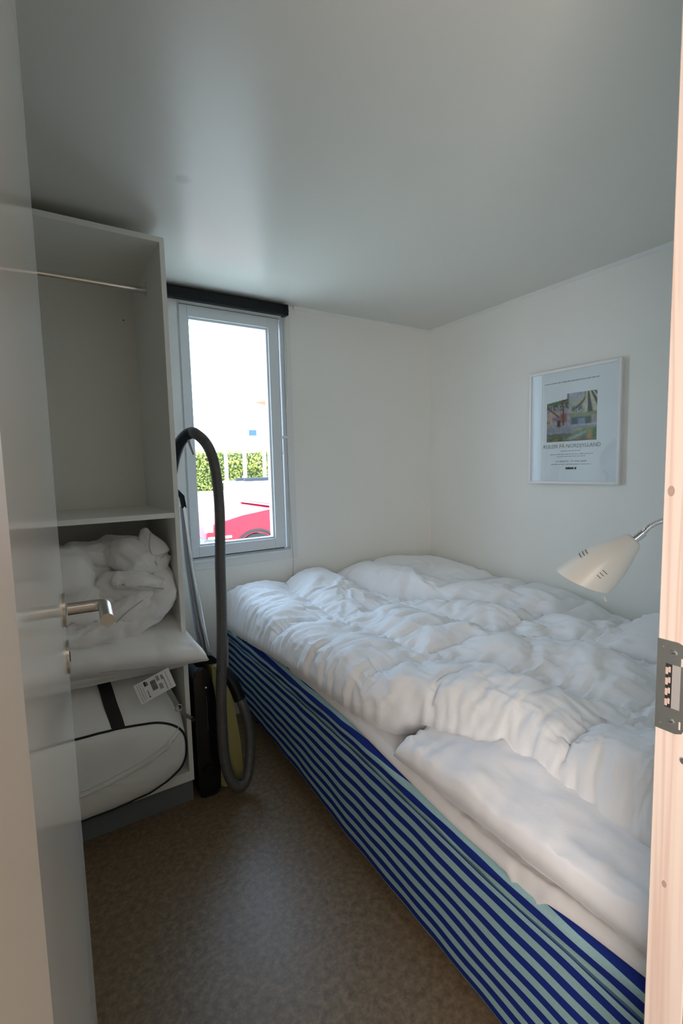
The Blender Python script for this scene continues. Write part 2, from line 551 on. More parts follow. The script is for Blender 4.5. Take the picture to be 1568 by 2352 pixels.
# knots in the pine
m_knot = mat('wood_knot', rs(176, 150, 138), 0.6, noise=(180, 0.12, (1, 1, 1)))
for (y, z, r) in ((.2715, 1.2615, .0038), (.262, .755, .0028)):
    k = B()
    k.cyl((DX1 - .0002, y, z), (DX1 + .001, y, z), r, n=18)
    bmesh.ops.scale(k.bm, vec=(1, 1, 1.7), verts=k.bm.verts[:], space=Matrix.Translation((0, 0, -z)))
    k.build('knot', m_knot, frame)
# strike plate: grey zinc, bent outline, latch window, two screws
def plate():
    z0, z1 = .961, 1.077
    y1, y0 = YF - .0005, YF - .0335
    out = [(y1, z0), (y0 + .010, z0), (y0 + .003, z0 + .003), (y0, z0 + .010), (y0, z1 - .010), (y0 + .003, z1 - .003), (y0 + .010, z1), (y1, z1)]
    hole = [(YF - .0105, .992), (YF - .0275, .992), (YF - .0275, 1.048), (YF - .0105, 1.048)]
    b = B()
    def ring(x):
        return [b.bm.verts.new((x, y, z)) for y, z in out], [b.bm.verts.new((x, y, z)) for y, z in hole]
    xa, xb = DX1 - .0016, DX1 - .0001
    oa, ha = ring(xa); ob, hb = ring(xb)
    pairs = [(0, 0), (1, 1), (2, 1), (3, 1), (4, 2), (5, 2), (6, 2), (7, 3)]
    for O, Hh, fl in ((oa, ha, 1), (ob, hb, 0)):
        for i in range(8):
            j = (i + 1) % 8
            a_, c2 = pairs[i][1], pairs[j][1]
            f = [O[i], O[j], Hh[c2]] + ([Hh[a_]] if a_ != c2 else [])
            b.bm.faces.new(f)
    for L1, L2 in ((oa, ob), (ha, hb)):
        n = len(L1)
        for i in range(n):
            b.bm.faces.new((L1[i], L1[(i + 1) % n], L2[(i + 1) % n], L2[i]))
    return b
sp_ = plate().build('strike_plate', m_zinc, frame)
tag(sp_, 'grey metal strike plate')
xx = DX1 - .0016
for z in (.975, 1.0625):
    s_ = B()
    s_.cyl((xx - .0012, YF - .0185, z), (xx + .001, YF - .0185, z), .0036, .0048, 20)
    s_.build('screw', m_chrome, sp_, auto=30)
    B().box((xx - .0014, YF - .0205, z - .0005), (xx - .0010, YF - .0165, z + .0005)).build('screw_slot', m_dark, sp_)
    B().cyl((xx - .0003, YF - .0065, z + (.0052 if z > 1 else -.006)), (xx + .001, YF - .0065, z + (.0052 if z > 1 else -.006)), .0011, n=10).build('rivet', m_chrome, sp_)
for z in (.973, 1.053):
    B().box((xx - .0004, YF - .0295, z - .005), (xx + .001, YF - .0265, z + .006), .0008, 1).build('plate_slot', mat('bare_wood', rs(214, 196, 186), .6), sp_)
# toothed latch adjuster on the far edge of the window, pale strip behind
B().box((DX1 - .0009, YF - .0176, .992), (DX1 - .0003, YF - .0105, 1.048)).build('latch_recess', m_dark, sp_)
B().box((DX1 - .0010, YF - .0275, .992), (DX1 - .0003, YF - .0177, 1.048)).build('latch_box', mat('pale_metal', (0.45, 0.43, 0.42), .35, .2), sp_)
t = B()
for k in range(4):
    z = .998 + k * .0135
    t.box((xx - .0002, YF - .0135, z - .0045), (xx + .0006, YF - .0105, z + .0045), .0005, 1)
    t.box((xx - .0002, YF - .0162, z - .0015), (xx + .0006, YF - .0136, z + .0060), .0004, 1)
t.build('adjuster', mat('pinkish_wood_end', rs(205, 180, 168), .6), sp_)
B().cyl((DX1 - .002, YF - .0345, .931), (DX1 + .001, YF - .0345, .931), .0042, .0048, 18).build('screw', m_chrome, frame)

# ------------------------------------------------------------------ open door leaf with lever handle
hx, hy = -0.0126, 0.292
ex, ey = 0.0268, 0.9
dv = Vector((ex - hx, ey - hy, 0)); dl = dv.length; dv.normalize()
nv = Vector((dv.y, -dv.x, 0))          # out of the visible face (towards +X)
def dp(s, n, z):                       # point: s along the leaf from the hinge, n out of the face
    p = Vector((hx, hy, 0)) + dv * s + nv * n
    return Vector((p.x, p.y, z))
door = empty('door_1', dp(0, 0, 0))
tag(door, 'glossy white door leaf standing open into the room', None, None, 'structure')
m_door = mat('glossy_door_paint', (0.72, 0.725, 0.70), 0.115, noise=(5, 0.012, (1, 1, .3)))
rotd = Matrix((dv, nv, Vector((0, 0, 1)))).transposed()
B().obox(dp(dl / 2, -.02, 1.043), (dl, .04, 2.066), rotd, .0012).build('door_leaf', m_door, door)
ros_s = dl - .045
hd = empty('door_handle', dp(ros_s, 0, 1.088) - door.location)
hd.parent = door
tag(hd, 'brushed steel lever handle')
b = B().cyl(dp(ros_s, 0, 1.088), dp(ros_s, .0040, 1.088), .0262, n=40)
b.build('rosette', m_steel, hd, auto=30)
b = B().cyl(dp(ros_s, 0, 1.012), dp(ros_s, .0040, 1.012), .0262, n=40)
b.build('keyhole_rosette', m_steel, hd, auto=30)
B().box(dp(ros_s, .0040, 1.004) - Vector((.001, .002, 0)), dp(ros_s, .0040, 1.020) + Vector((.001, .002, 0))).build('keyhole', m_dark, hd)
L = spline([dp(ros_s, .006, 1.088), dp(ros_s, .030, 1.088), dp(ros_s, .046, 1.088), dp(ros_s - .004, .0545, 1.0885), dp(ros_s - .014, .058, 1.0885), dp(ros_s - .05, .058, 1.087), dp(ros_s - .088, .058, 1.086)], .0025)
B().tube(L, .0095, 24).build('lever', m_steel, hd, auto=40)

# ------------------------------------------------------------------ wardrobe (open shelf unit)
WY0, WY1, WX1, WX0 = 1.83, 2.37, 0.449, -0.552
wt = .0175
wr = empty('open_wardrobe', (0, WY0, 0), 'open white laminate wardrobe with hanging rail and shelf', 'wardrobe')
bv = .0008
B().box((WX1 - wt, WY0, .088), (WX1, WY1, 2.127), bv, 1).build('side_panel', m_lam, wr)
B().box((WX0, WY0, .088), (WX0 + wt, WY1, 2.127), bv, 1).build('side_panel', m_lam, wr)
B().box((WX0, WY0 - .001, 2.1275), (WX1 + .0, WY1, 2.1455 - .001), bv, 1)
B().box((WX0 + wt, WY0, 2.1085), (WX1 - wt, WY1, 2.127), bv, 1).build('top_panel', m_lam, wr)
B().box((WX0 + wt, WY0 + .002, 1.128), (WX1 - wt, WY1 - .006, 1.147), bv, 1).build('shelf', m_lam, wr)
B().box((WX0 + wt, WY0, .088), (WX1 - wt, WY1, .128), bv, 1).build('bottom_panel', m_lam, wr)
bk = B().box((WX0 + wt, WY1 - .005, .128), (WX1 - wt, WY1, 2.1085))
bk.build('back_panel', m_lam, wr)
B().box((WX0 + .01, WY0 + .012, 0), (WX1 - .004, WY0 + .03, .0875)).build('plinth', mat('grey_plinth', (0.16, 0.18, 0.18), .5), wr)
ry, rz = 2.085, 2.022
rail = B().cyl((WX0 + wt, ry, rz), (WX1 - wt - .002, ry, rz), .0125, n=24).build('hanging_rail', m_chrome, wr, auto=30)
for x in (WX1 - wt - .004, WX0 + wt):
    B().box((x, ry - .014, rz - .018), (x + .004, ry + .014, rz + .030), .001, 1).build('rail_bracket', m_chrome, rail)
B().cyl((0.385, WY1 - .0065, 1.975), (0.385, WY1 - .004, 1.975), .003, n=10).build('screw_hole', m_dark, wr)
# ------------------------------------------------------------------ soft goods
def cloth_mat(name, col, sheen=0.25):
    return mat(name, col, 0.85, noise=(9, 0.012, (1, 1, 1)), bump=(90, 0.25, (1, 1, 1)), spec=0.2, sheen=sheen)
m_duvet = cloth_mat('white_duvet_cotton', (0.86, 0.86, 0.87))
m_duvet2 = cloth_mat('white_pillow_cotton', (0.86, 0.85, 0.87))
m_stored = cloth_mat('off_white_stored_cotton', (0.88, 0.87, 0.85))
m_pad = cloth_mat('quilted_pad_cotton', (0.66, 0.64, 0.63))
m_piping = cloth_mat('grey_seam_thread', (0.50, 0.50, 0.50), 0)

def sheet_mesh(top, bot, name, m, parent=None):
    """closes a top and a bottom grid (nu, nv, 3) into one skin"""
    b = B()
    vt = b.grid(top)
    vb = b.grid(bot)
    nu, nv = top.shape[:2]
    ring_t = [vt[i][0] for i in range(nu)] + [vt[-1][j] for j in range(1, nv)] + [vt[i][-1] for i in range(nu - 2, -1, -1)] + [vt[0][j] for j in range(nv - 2, 0, -1)]
    ring_b = [vb[i][0] for i in range(nu)] + [vb[-1][j] for j in range(1, nv)] + [vb[i][-1] for i in range(nu - 2, -1, -1)] + [vb[0][j] for j in range(nv - 2, 0, -1)]
    n = len(ring_t)
    for i in range(n):
        b.bm.faces.new((ring_t[i], ring_t[(i + 1) % n], ring_b[(i + 1) % n], ring_b[i]))
    return b.build(name, m, parent, True)

JOBS = []
def settle(jobs, frames=11):
    """lets the skins buckle: the cloth is a little larger than the shape it is sewn to, pinned at its seams"""
    for o, pw_, grow, press, bend, tens, grav in jobs:
        vg = o.vertex_groups.new(name='pin')
        q = np.round(pw_ * 20).astype(int)
        for lv in range(1, 21):
            ids = np.nonzero(q == lv)[0].tolist()
            if ids: vg.add(ids, lv / 20, 'REPLACE')
        md = o.modifiers.new('cloth', 'CLOTH')
        c = md.settings
        c.quality = 4
        c.mass = .25
        c.tension_stiffness = tens; c.compression_stiffness = tens; c.shear_stiffness = tens * .35
        c.bending_stiffness = bend
        c.tension_damping = 12; c.compression_damping = 12; c.shear_damping = 8; c.air_damping = 3
        c.vertex_group_mass = 'pin'
        c.pin_stiffness = 3
        c.shrink_min = -grow
        c.shrink_max = -grow
        c.effector_weights.gravity = grav
        c.use_pressure = True
        c.uniform_pressure_force = press
        md.collision_settings.use_collision = False
        md.collision_settings.use_self_collision = False
        md.point_cache.frame_start = 1; md.point_cache.frame_end = frames
    sc = bpy.context.scene
    sc.frame_start = 1; sc.frame_end = frames
    for f in range(1, frames + 1):
        sc.frame_set(f)
    dg = bpy.context.evaluated_depsgraph_get()
    for o in [j[0] for j in jobs]:
        me = o.evaluated_get(dg).to_mesh()
        co = np.empty(len(me.vertices) * 3, np.float32); me.vertices.foreach_get('co', co)
        o.evaluated_get(dg).to_mesh_clear()
        old = np.empty_like(co); o.data.vertices.foreach_get('co', old)
        o.modifiers.clear(); o.vertex_groups.clear()
        o.data.vertices.foreach_set('co', co); o.data.update()
    sc.frame_set(1)

def sheet_flat(top, name, m, parent=None):
    b = B()
    vt = b.grid(top)
    nu, nv = top.shape[:2]
    ring = [vt[i][0] for i in range(nu)] + [vt[-1][j] for j in range(1, nv)] + [vt[i][-1] for i in range(nu - 2, -1, -1)] + [vt[0][j] for j in range(nv - 2, 0, -1)]
    b.bm.faces.new(ring[::-1])
    return b.build(name, m, parent, True)

def curve_fn(pts):
    a = np.array(sorted(pts))
    return lambda t: np.interp(t, a[:, 0], a[:, 1])

def smooth_fn(pts):
    a = np.array(sorted(pts))
    yy = np.linspace(a[0, 0], a[-1, 0], 400)
    v = np.interp(yy, a[:, 0], a[:, 1])
    k = np.hanning(41); k /= k.sum()
    v = np.convolve(np.pad(v, 20, mode='edge'), k, 'valid')
    return lambda t: np.interp(t, yy, v)

def edge_space(n, k=0.16):
    """samples of 0..1, denser at both ends"""
    t = np.linspace(0, 1, n)
    return t - k * np.sin(2 * np.pi * t) / (2 * np.pi) * 3.2

MT = 0.487                       # mattress top
def mattress_z(x, y):
    return MT - .035 * ss(1.0, .3, y) + 0 * x

def bed():
    bd = empty('double_bed', (1.5, 1.3, 0), 'double bed with mattress in blue and aqua striped ticking', 'bed')
    # ticking stripes by height: (position 0 bottom .. 1 top)
    def ticking(name, stops):
        m = bpy.data.materials.new(name)
        m.use_nodes = True
        nt = m.node_tree
        b_ = nt.nodes['Principled BSDF']
        b_.inputs['Roughness'].default_value = .8
        b_.inputs['Specular IOR Level'].default_value = .2
        at = nt.nodes.new('ShaderNodeAttribute'); at.attribute_name = 'stripe'
        r = nt.nodes.new('ShaderNodeValToRGB')
        r.color_ramp.interpolation = 'CONSTANT'
        aqua, blue = (*rs(152, 186, 190), 1), (*rs(24, 45, 126), 1)
        el = r.color_ramp.elements
        el[0].position, el[0].color = 0, aqua
        el[1].position, el[1].color = stops[0][0], (blue if stops[0][1] else aqua)
        for p, c in stops[1:]:
            e = el.new(p); e.color = blue if c else aqua
        nt.links.new(at.outputs['Fac'], r.inputs[0])
        # woven texture
        t = nt.nodes.new('ShaderNodeTexCoord')
        n = nt.nodes.new('ShaderNodeTexNoise'); n.inputs['Scale'].default_value = 260; n.inputs['Detail'].default_value = 2
        nt.links.new(t.outputs['Object'], n.inputs[0])
        mx = nt.nodes.new('ShaderNodeMix'); mx.data_type = 'RGBA'; mx.blend_type = 'MULTIPLY'
        mx.inputs[0].default_value = .25
        nt.links.new(r.outputs[0], mx.inputs[6]); nt.links.new(n.outputs[0], mx.inputs[7])
        nt.links.new(mx.outputs[2], b_.inputs['Base Color'])
        bp = nt.nodes.new('ShaderNodeBump'); bp.inputs['Strength'].default_value = .3; bp.inputs['Distance'].default_value = .001
        nt.links.new(n.outputs[0], bp.inputs['Height']); nt.links.new(bp.outputs[0], b_.inputs['Normal'])
        return m
    # -- base (box spring): side skin rows from bottom to seam, then hidden top
    Y0, Y1, X0, X1 = .305, 2.37, .79, XR - .01
    zb = smooth_fn([(.3, .030), (.6, .040), (.85, .055), (1.27, .070), (1.6, .105), (2.0, .125), (2.37, .135)])
    zs = smooth_fn([(.3, .366), (.37, .368), (.69, .374), (.84, .386), (1.01, .396), (1.23, .410), (1.74, .427), (2.37, .432)])
    zt = smooth_fn([(.3, .452), (.37, .450), (.49, .442), (.60, .434), (.73, .431), (.84, .440), (.92, .452), (1.05, .468), (1.23, .494), (1.5, .505), (1.7, .502), (2.1, .486), (2.37, .484)])
    unit = smooth_fn([(.3, .0185), (.6, .0185), (.84, .018), (1.2, .0158), (1.6, .0148), (2.37, .0145)])
    def loop(z_of, inset, n_long=180, n_short=60, bulge=None):
        ys = np.linspace(Y0, Y1, n_long); xs = np.linspace(X0, X1, n_short)
        P = [(X0 + inset, y) for y in ys[::-1]] + [(x, Y0 + inset) for x in xs[1:]] + [(X1 - inset, y) for y in ys[1:]] + [(x, Y1 - inset) for x in xs[::-1][1:-1]]
        P = np.array(P)
        P[:, 0] = np.clip(P[:, 0], X0 + inset, X1 - inset); P[:, 1] = np.clip(P[:, 1], Y0 + inset, Y1 - inset)
        return P
    def skin(name, za, zc_, stripes, m, puff, parent, cap_top=True, ripple=0.0, nz=26):
        P = loop(None, 0)
        n = len(P)
        rows = []; st = []
        for k in range(nz):
            f = k / (nz - 1)
            ins = puff(f)
            Q = loop(None, ins)
            z = za(Q[:, 1]) * (1 - f) + zc_(Q[:, 1]) * f
            s = np.where(True, Q[:, 1] * 1.0, 0)
            rip = ripple * perlin(Q[:, 1] * 9 + Q[:, 0] * 9, np.full(n, f * 3.0), 3)
            X = Q[:, 0].copy()
            left = np.isclose(P[:, 0], X0)
            X[left] += rip[left]
            rows.append(np.stack([X, Q[:, 1], z], 1)); st.append(np.full(n, f))
        b = B()
        vv = b.grid(np.array(rows), closed_v=True)
        if cap_top:      # the top dips inside its rim, under the pad
            Q = loop(None, .035)
            inner = [b.bm.verts.new((q[0], q[1], float(zc_(q[1])) - .075)) for q in Q]
            for i in range(n):
                b.bm.faces.new((vv[-1][i], vv[-1][(i + 1) % n], inner[(i + 1) % n], inner[i]))
            b.bm.faces.new(inner)
        b.bm.faces.new(vv[0][::-1])
        o = b.build(name, m, parent, False)
        me = o.data
        me.polygons.foreach_set('use_smooth', [len(p.vertices) == 4 for p in me.polygons])
        a = me.attributes.new('stripe', 'FLOAT', 'POINT')
        if stripes:
            st = [(r_[:, 2] - za(r_[:, 1])) / (unit(r_[:, 1]) * 6) for r_ in rows]
        a.data.foreach_set('value', np.concatenate(st + [np.zeros(len(me.vertices) - n * nz)]) if len(me.vertices) >= n * nz else np.zeros(len(me.vertices)))
        return o
    def reg(n, f0, duty, a=0.0, b=1.0):
        out = []
        w = (b - a) / n
        for i in range(n):
            out += [(a + w * (i + f0), 1), (a + w * (i + f0 + duty), 0)]
        return out
    m_base = ticking('striped_ticking_base', reg(8, .24, .50, 0.0, .955) + [(.962, 1), (.982, 0)])
    m_mat = ticking('striped_ticking_mattress', [(.15, 1), (.335, 0), (.48, 1), (.67, 0), (.82, 1)])
    skin('bed_base', zb, zs, None, m_base, lambda f: .004 - .004 * math.sin(math.pi * f) + (.004 if f in (0, 1) else 0), bd, ripple=.004)
    skin('mattress', lambda y: zs(y) + .001, lambda y: zt(y), .105, m_mat,
         lambda f: -.004 * math.sin(math.pi * min(1, f * 1.2)) + .020 * max(0, f - .55) ** 2 / .2, bd, ripple=.005, nz=22)
    # piping between base and mattress
    ys = np.linspace(Y1 - .01, Y0, 120)
    B().tube([(X0 + .001 + .002 * perlin(np.array([y * 9]), np.array([.3]), 5)[0], y, float(zs(y))) for y in ys], .0028, 6).build('piping', mat('teal_piping', rs(60, 92, 110), .8), bd, True)
    for x in (.90, XR - .12):
        for y in (.42, 2.24):
            B().cyl((x, y, 0), (x, y, float(zb(y)) + .004), .026, .030, 20).build('leg', m_black, bd)
    return bd, zt
bed_o, bed_zt = bed()

# quilted pad lying on the mattress
def quilt_pad():
    Y0, Y1, X0, X1 = .31, 2.365, .792, XR - .012
    nx, ny = 150, 230
    v = edge_space(nx); u = edge_space(ny)
    U, V = np.meshgrid(u, v, indexing='ij')
    Y = Y0 + U * (Y1 - Y0)
    lip = smooth_fn([(.3, .003), (.37, .002), (.50, .004), (.535, .000), (.555, -.009), (.58, -.011), (.60, -.003), (.63, .003), (.9, .005), (1.3, .006), (1.7, .012), (2.0, .05), (2.37, .08)])(Y)
    X = X0 + lip + V * (X1 - X0 - lip)
    base = bed_zt(Y) + .0035
    d = X - (X0 + lip)
    q = np.abs(perlin(X * 22, Y * 22, 31)) * .010
    z = base + .013 * np.sqrt(np.clip(1 - (1 - np.clip(d / .022, 0, 1)) ** 2, 0, 1)) + q * ss(0, .02, d)
    sag = ss(.02, 0, d) * (.010 + .028 * ss(.62, .59, Y) * ss(.52, .56, Y))
    top = np.stack([X, Y, z - sag * .9], 2)
    bot = np.stack([X + .001, Y, base - .001 - sag], 2)
    o = sheet_mesh(top, bot, 'mattress_pad', m_pad)
    tag(o, 'off-white quilted mattress pad lying on the striped mattress', 'mattress pad')
    return o
pad = quilt_pad()

# -- generic heightfield duvet between two plan curves
def duvet(name, yr, xl, xr, zb, zt, m, seams_x, seams_y, seed, R=.07, nu=250, nv=125, puff=.03, wr_amp=1.0, parent=None, edge_pucker=1.0, grow=.088, press=.55, bend=.12, tens=12, grav=-.05, pin_seam=.9, pin_cross=.25):
    u = edge_space(nu); v = edge_space(nv)
    U, V = np.meshgrid(u, v, indexing='ij')
    Y = yr[0] + U * (yr[1] - yr[0])
    XL_, XR_ = xl(Y), xr(Y)
    X = XL_ + V * (XR_ - XL_)
    W = XR_ - XL_
    dl_ = V * W; dr_ = (1 - V) * W; dn = U * (yr[1] - yr[0]); df = (1 - U) * (yr[1] - yr[0])
    d = np.minimum(np.minimum(dl_, dr_), np.minimum(dn, df))
    prof = np.sqrt(np.clip(1 - (1 - np.clip(d / R, 0, 1)) ** 2, 0, 1))
    # quilt seams: rows parallel to the long edge (sx in metres from the left edge) and across
    warp = .018 * perlin(X * 4, Y * 4, seed + 60)
    sx = np.full_like(X, 9.0); sy = np.full_like(X, 9.0)
    for s in seams_x: sx = np.minimum(sx, np.abs(dl_ + warp - s))
    for s in seams_y: sy = np.minimum(sy, np.abs(Y + warp - s))
    sd = np.minimum(sx, sy)
    pf = puff * (np.sqrt(np.clip(sd / .11, 0, 1)) - .75)
    # puckers run across the seam they hang on
    along_y = Y * 1.0; along_x = X * 1.0
    def puck(al, ac, dist, lam, sd_):
        w = perlin(al * 3, ac * 3, sd_ + 9) * .8
        a = ridge(al * 22 + w + ac * 2.2, ac * 2.6, sd_, 1.5) + .7 * ridge(al * 38 + w * 2, ac * 4.0, sd_ + 1, 1.5)
        return a * np.exp(-dist / lam)
    pk = puck(along_y, X, sx, .07, seed) * .013 + puck(along_x, Y, sy, .065, seed + 2) * .011
    pk += puck(along_y, X, dl_, .12, seed + 4) * .017 * edge_pucker + puck(along_x, Y, np.minimum(dn, df), .09, seed + 6) * .012
    cr = crumple(X, Y, seed + 30, 4.2) + .42 * crumple(X, Y, seed + 130, 8.5)
    big = .014 * perlin(X * 2.1, Y * 2.1, seed + 50) + .010 * perlin(X * 5, Y * 5, seed + 51)
    fine = .0016 * perlin(X * 26, Y * 60, seed + 52)
    Zt = zt(X, Y) + pf + (pk * .8 + cr * .014) * wr_amp + big
    Zb = zb(X, Y)
    Z = Zb + (Zt - Zb) * np.clip(prof, .02, 1)
    # pucker the outline a little too
    out = .007 * (ridge(Y * 30 + 3, Z * 6, seed + 70, 1.2) - .5) * 1.0 * np.exp(-dl_ / .05) * edge_pucker
    top = np.stack([X - out, Y, Z], 2)
    bot = np.stack([X + .02 * np.exp(-dl_ / .02), Y, Zb + 0 * Z], 2)
    # keep the skin off the walls
    top[..., 1] = np.clip(top[..., 1], None, YW - .004); top[..., 0] = np.clip(top[..., 0], None, XR - .004)
    o = sheet_flat(top, name, m, parent)
    soft = pin_seam * ss(2.34, 2.15, Y) * np.clip(1 - np.abs(sx - 0) / .012, 0, 1)
    soft2 = pin_cross * np.clip(1 - np.abs(sy - 0) / .012, 0, 1)
    # random tufts where the filling clumps
    tuft = np.clip((perlin(X * 7, Y * 7, seed + 80) - .42) * 3, 0, 1) * .12
    pn_ = np.maximum.reduce([soft, soft2, tuft, (d < .003) * 1.0, np.full_like(d, .03)])
    JOBS.append((o, pn_.ravel(), grow, press, bend, tens, grav))
    return o

padz = lambda x, y: bed_zt(y) + .019
# front duvet (folded thick, from the window wall to past the jamb)
xlA = smooth_fn([(.30, .945), (.42, .955), (.6, .966), (.78, .963), (.90, .925), (.98, .903), (1.03, .895), (1.08, .862), (1.13, .830), (1.25, .803), (1.35, .797), (1.65, .785), (1.88, .778), (2.2, .765), (2.376, .76)])
xrA = smooth_fn([(.30, 2.16), (.6, 2.12), (1.0, 1.98), (1.4, 1.78), (1.9, 1.56), (2.2, 1.43), (2.376, 1.40)])
def ztA(x, y):
    z = .612 + .0 * x
    z = z + .055 * ss(1.7, 2.37, y) + .035 * ss(1.05, 1.3, x) * ss(1.9, 2.35, y)
    z = z + .022 * ss(1.15, .9, y) * ss(1.3, 1.05, x)
    z = z + .030 * ss(1.0, 1.5, x) * ss(2.0, 1.2, y)
    return z
def zbA(x, y):
    return padz(x, y) + .072 * ss(1.08, .99, y) * ss(1.22, 1.10, x)
A_ = duvet('duvet', (.30, 2.376), xlA, xrA, zbA, ztA, m_duvet, (.33, .68, 1.02), (.62, 1.22, 1.80), 100, R=.085, puff=.030)
tag(A_, 'large white quilted duvet spread over the front of the bed', 'duvet', 'white duvets on the bed')
xlB = lambda y: xrA(y) - .035
xrB = lambda y: 0 * y + XR - .006
def ztB(x, y):
    z = .650 + .070 * np.exp(-((x - 1.72) / .28) ** 2 - ((y - 2.2) / .35) ** 2) + .02 * np.exp(-((x - 2.0) / .2) ** 2 - ((y - 1.35) / .2) ** 2)
    return z - .07 * ss(1.35, .95, y)
B_ = duvet('duvet', (.80, 2.372), xlB, xrB, padz, ztB, m_duvet, (.30,), (1.05, 1.75), 200, R=.10, nu=120, nv=70, puff=.02, wr_amp=.9, edge_pucker=.6, grow=.07)
tag(B_, 'white duvet bunched behind the front one against the right wall', 'duvet', 'white duvets on the bed')

def pillow(name, corners, T, m, seed, n=58, wr=1.0, grow=.09, press=.15, keep=.08, parent=None, flat=0.35, pinch=.09, pn=.42):
    """corners: 4 points in order; puffed both ways along the patch normal"""
    c = [np.array(p, float) for p in corners]
    t = edge_space(n, .2) * 2 - 1
    U, V = np.meshgrid(t, t, indexing='ij')
    # edges curve inwards between the corners
    Uu = U * (1 - pinch * (1 - V ** 2)); Vv = V * (1 - pinch * (1 - U ** 2))
    a, b_ = (Uu + 1) / 2, (Vv + 1) / 2
    P = ((1 - a) * (1 - b_))[..., None] * c[0] + (a * (1 - b_))[..., None] * c[1] + (a * b_)[..., None] * c[2] + ((1 - a) * b_)[..., None] * c[3]
    N = np.cross(c[2] - c[0], c[3] - c[1]); N /= np.linalg.norm(N)
    if N[2] < 0: N = -N
    LU, LV = np.linalg.norm(c[1] - c[0]), np.linalg.norm(c[3] - c[0])
    x, y = U * LU / 2, V * LV / 2
    env = (np.clip(1 - U ** 2, 0, 1) ** pn) * (np.clip(1 - V ** 2, 0, 1) ** pn)
    du, dv_ = (1 - np.abs(U)) * LU / 2, (1 - np.abs(V)) * LV / 2
    pk = ridge(y * 19 + perlin(x * 4, y * 4, seed) + x * 1.5, x * 3, seed + 1, 1.5) * np.exp(-du / .06) + ridge(x * 19 + perlin(x * 4, y * 4, seed + 3), y * 3, seed + 2, 1.5) * np.exp(-dv_ / .06)
    cr = crumple(x, y, seed + 4, 5.0) + .4 * crumple(x, y, seed + 44, 10.0)
    w = (pk * .010 + cr * .022) * wr + .008 * perlin(x * 5, y * 5, seed + 8)
    e2 = np.clip(env * 3, 0, 1)
    top = P + N * (env * T + w * e2)[..., None]
    bot = P - N * (env * T * flat + w[::-1] * e2 * .3)[..., None]
    o = sheet_mesh(top, bot, name, m, parent)
    e_ = (env < .02) * 1.0
    JOBS.append((o, np.concatenate([np.maximum(e_, keep).ravel(), np.maximum(e_, .5).ravel()]), grow, press, .03, 12, 0.0))
    return o, P, N
pw, _, _ = pillow('pillow', [(.797, 1.008, .488), (.803, .31, .478), (1.14, .31, .490), (1.12, 1.035, .500)], .066, m_duvet2, 300, wr=2.0, grow=.10, keep=.45, flat=.10, pinch=.015, pn=.42)
tag(pw, 'white pillow lying near the front edge of the bed, half under the duvet', 'pillow')
for k_, (dx_, r__) in enumerate(((.004, .0030), (.020, .0018))):
    ed = spline([(.800 + dx_, 1.00 - dx_ * .6, .492 + dx_ * .55), (.801 + dx_, .80, .485 + dx_ * .75), (.803 + dx_, .55, .482 + dx_ * .75), (.806 + dx_, .33, .481 + dx_ * .6)], .012)
    ed[:, 2] += .0015 * perlin(ed[:, 1] * 30, ed[:, 1] * 0, 91)
    B().tube(ed, r__, 6).build('seam', m_duvet2, pw, True)
pc, _, _ = pillow('pillow', [(1.62, .93, .635), (1.66, .42, .640), (2.18, .42, .66), (2.17, .98, .62)], .065, m_duvet, 400, wr=1.7, flat=.3, pinch=.06)
tag(pc, 'crumpled white pillow lying on the duvet beside the pine jamb', 'pillow')

# white care tag at the foot of the mattress
tg = B().obox(Vector((.789, 2.27, .478)), (.002, .06, .014), Matrix.Rotation(.15, 3, 'X'), 0)
tg.build('care_tag', mat('white_tag', (.8, .8, .8), .6), bed_o)
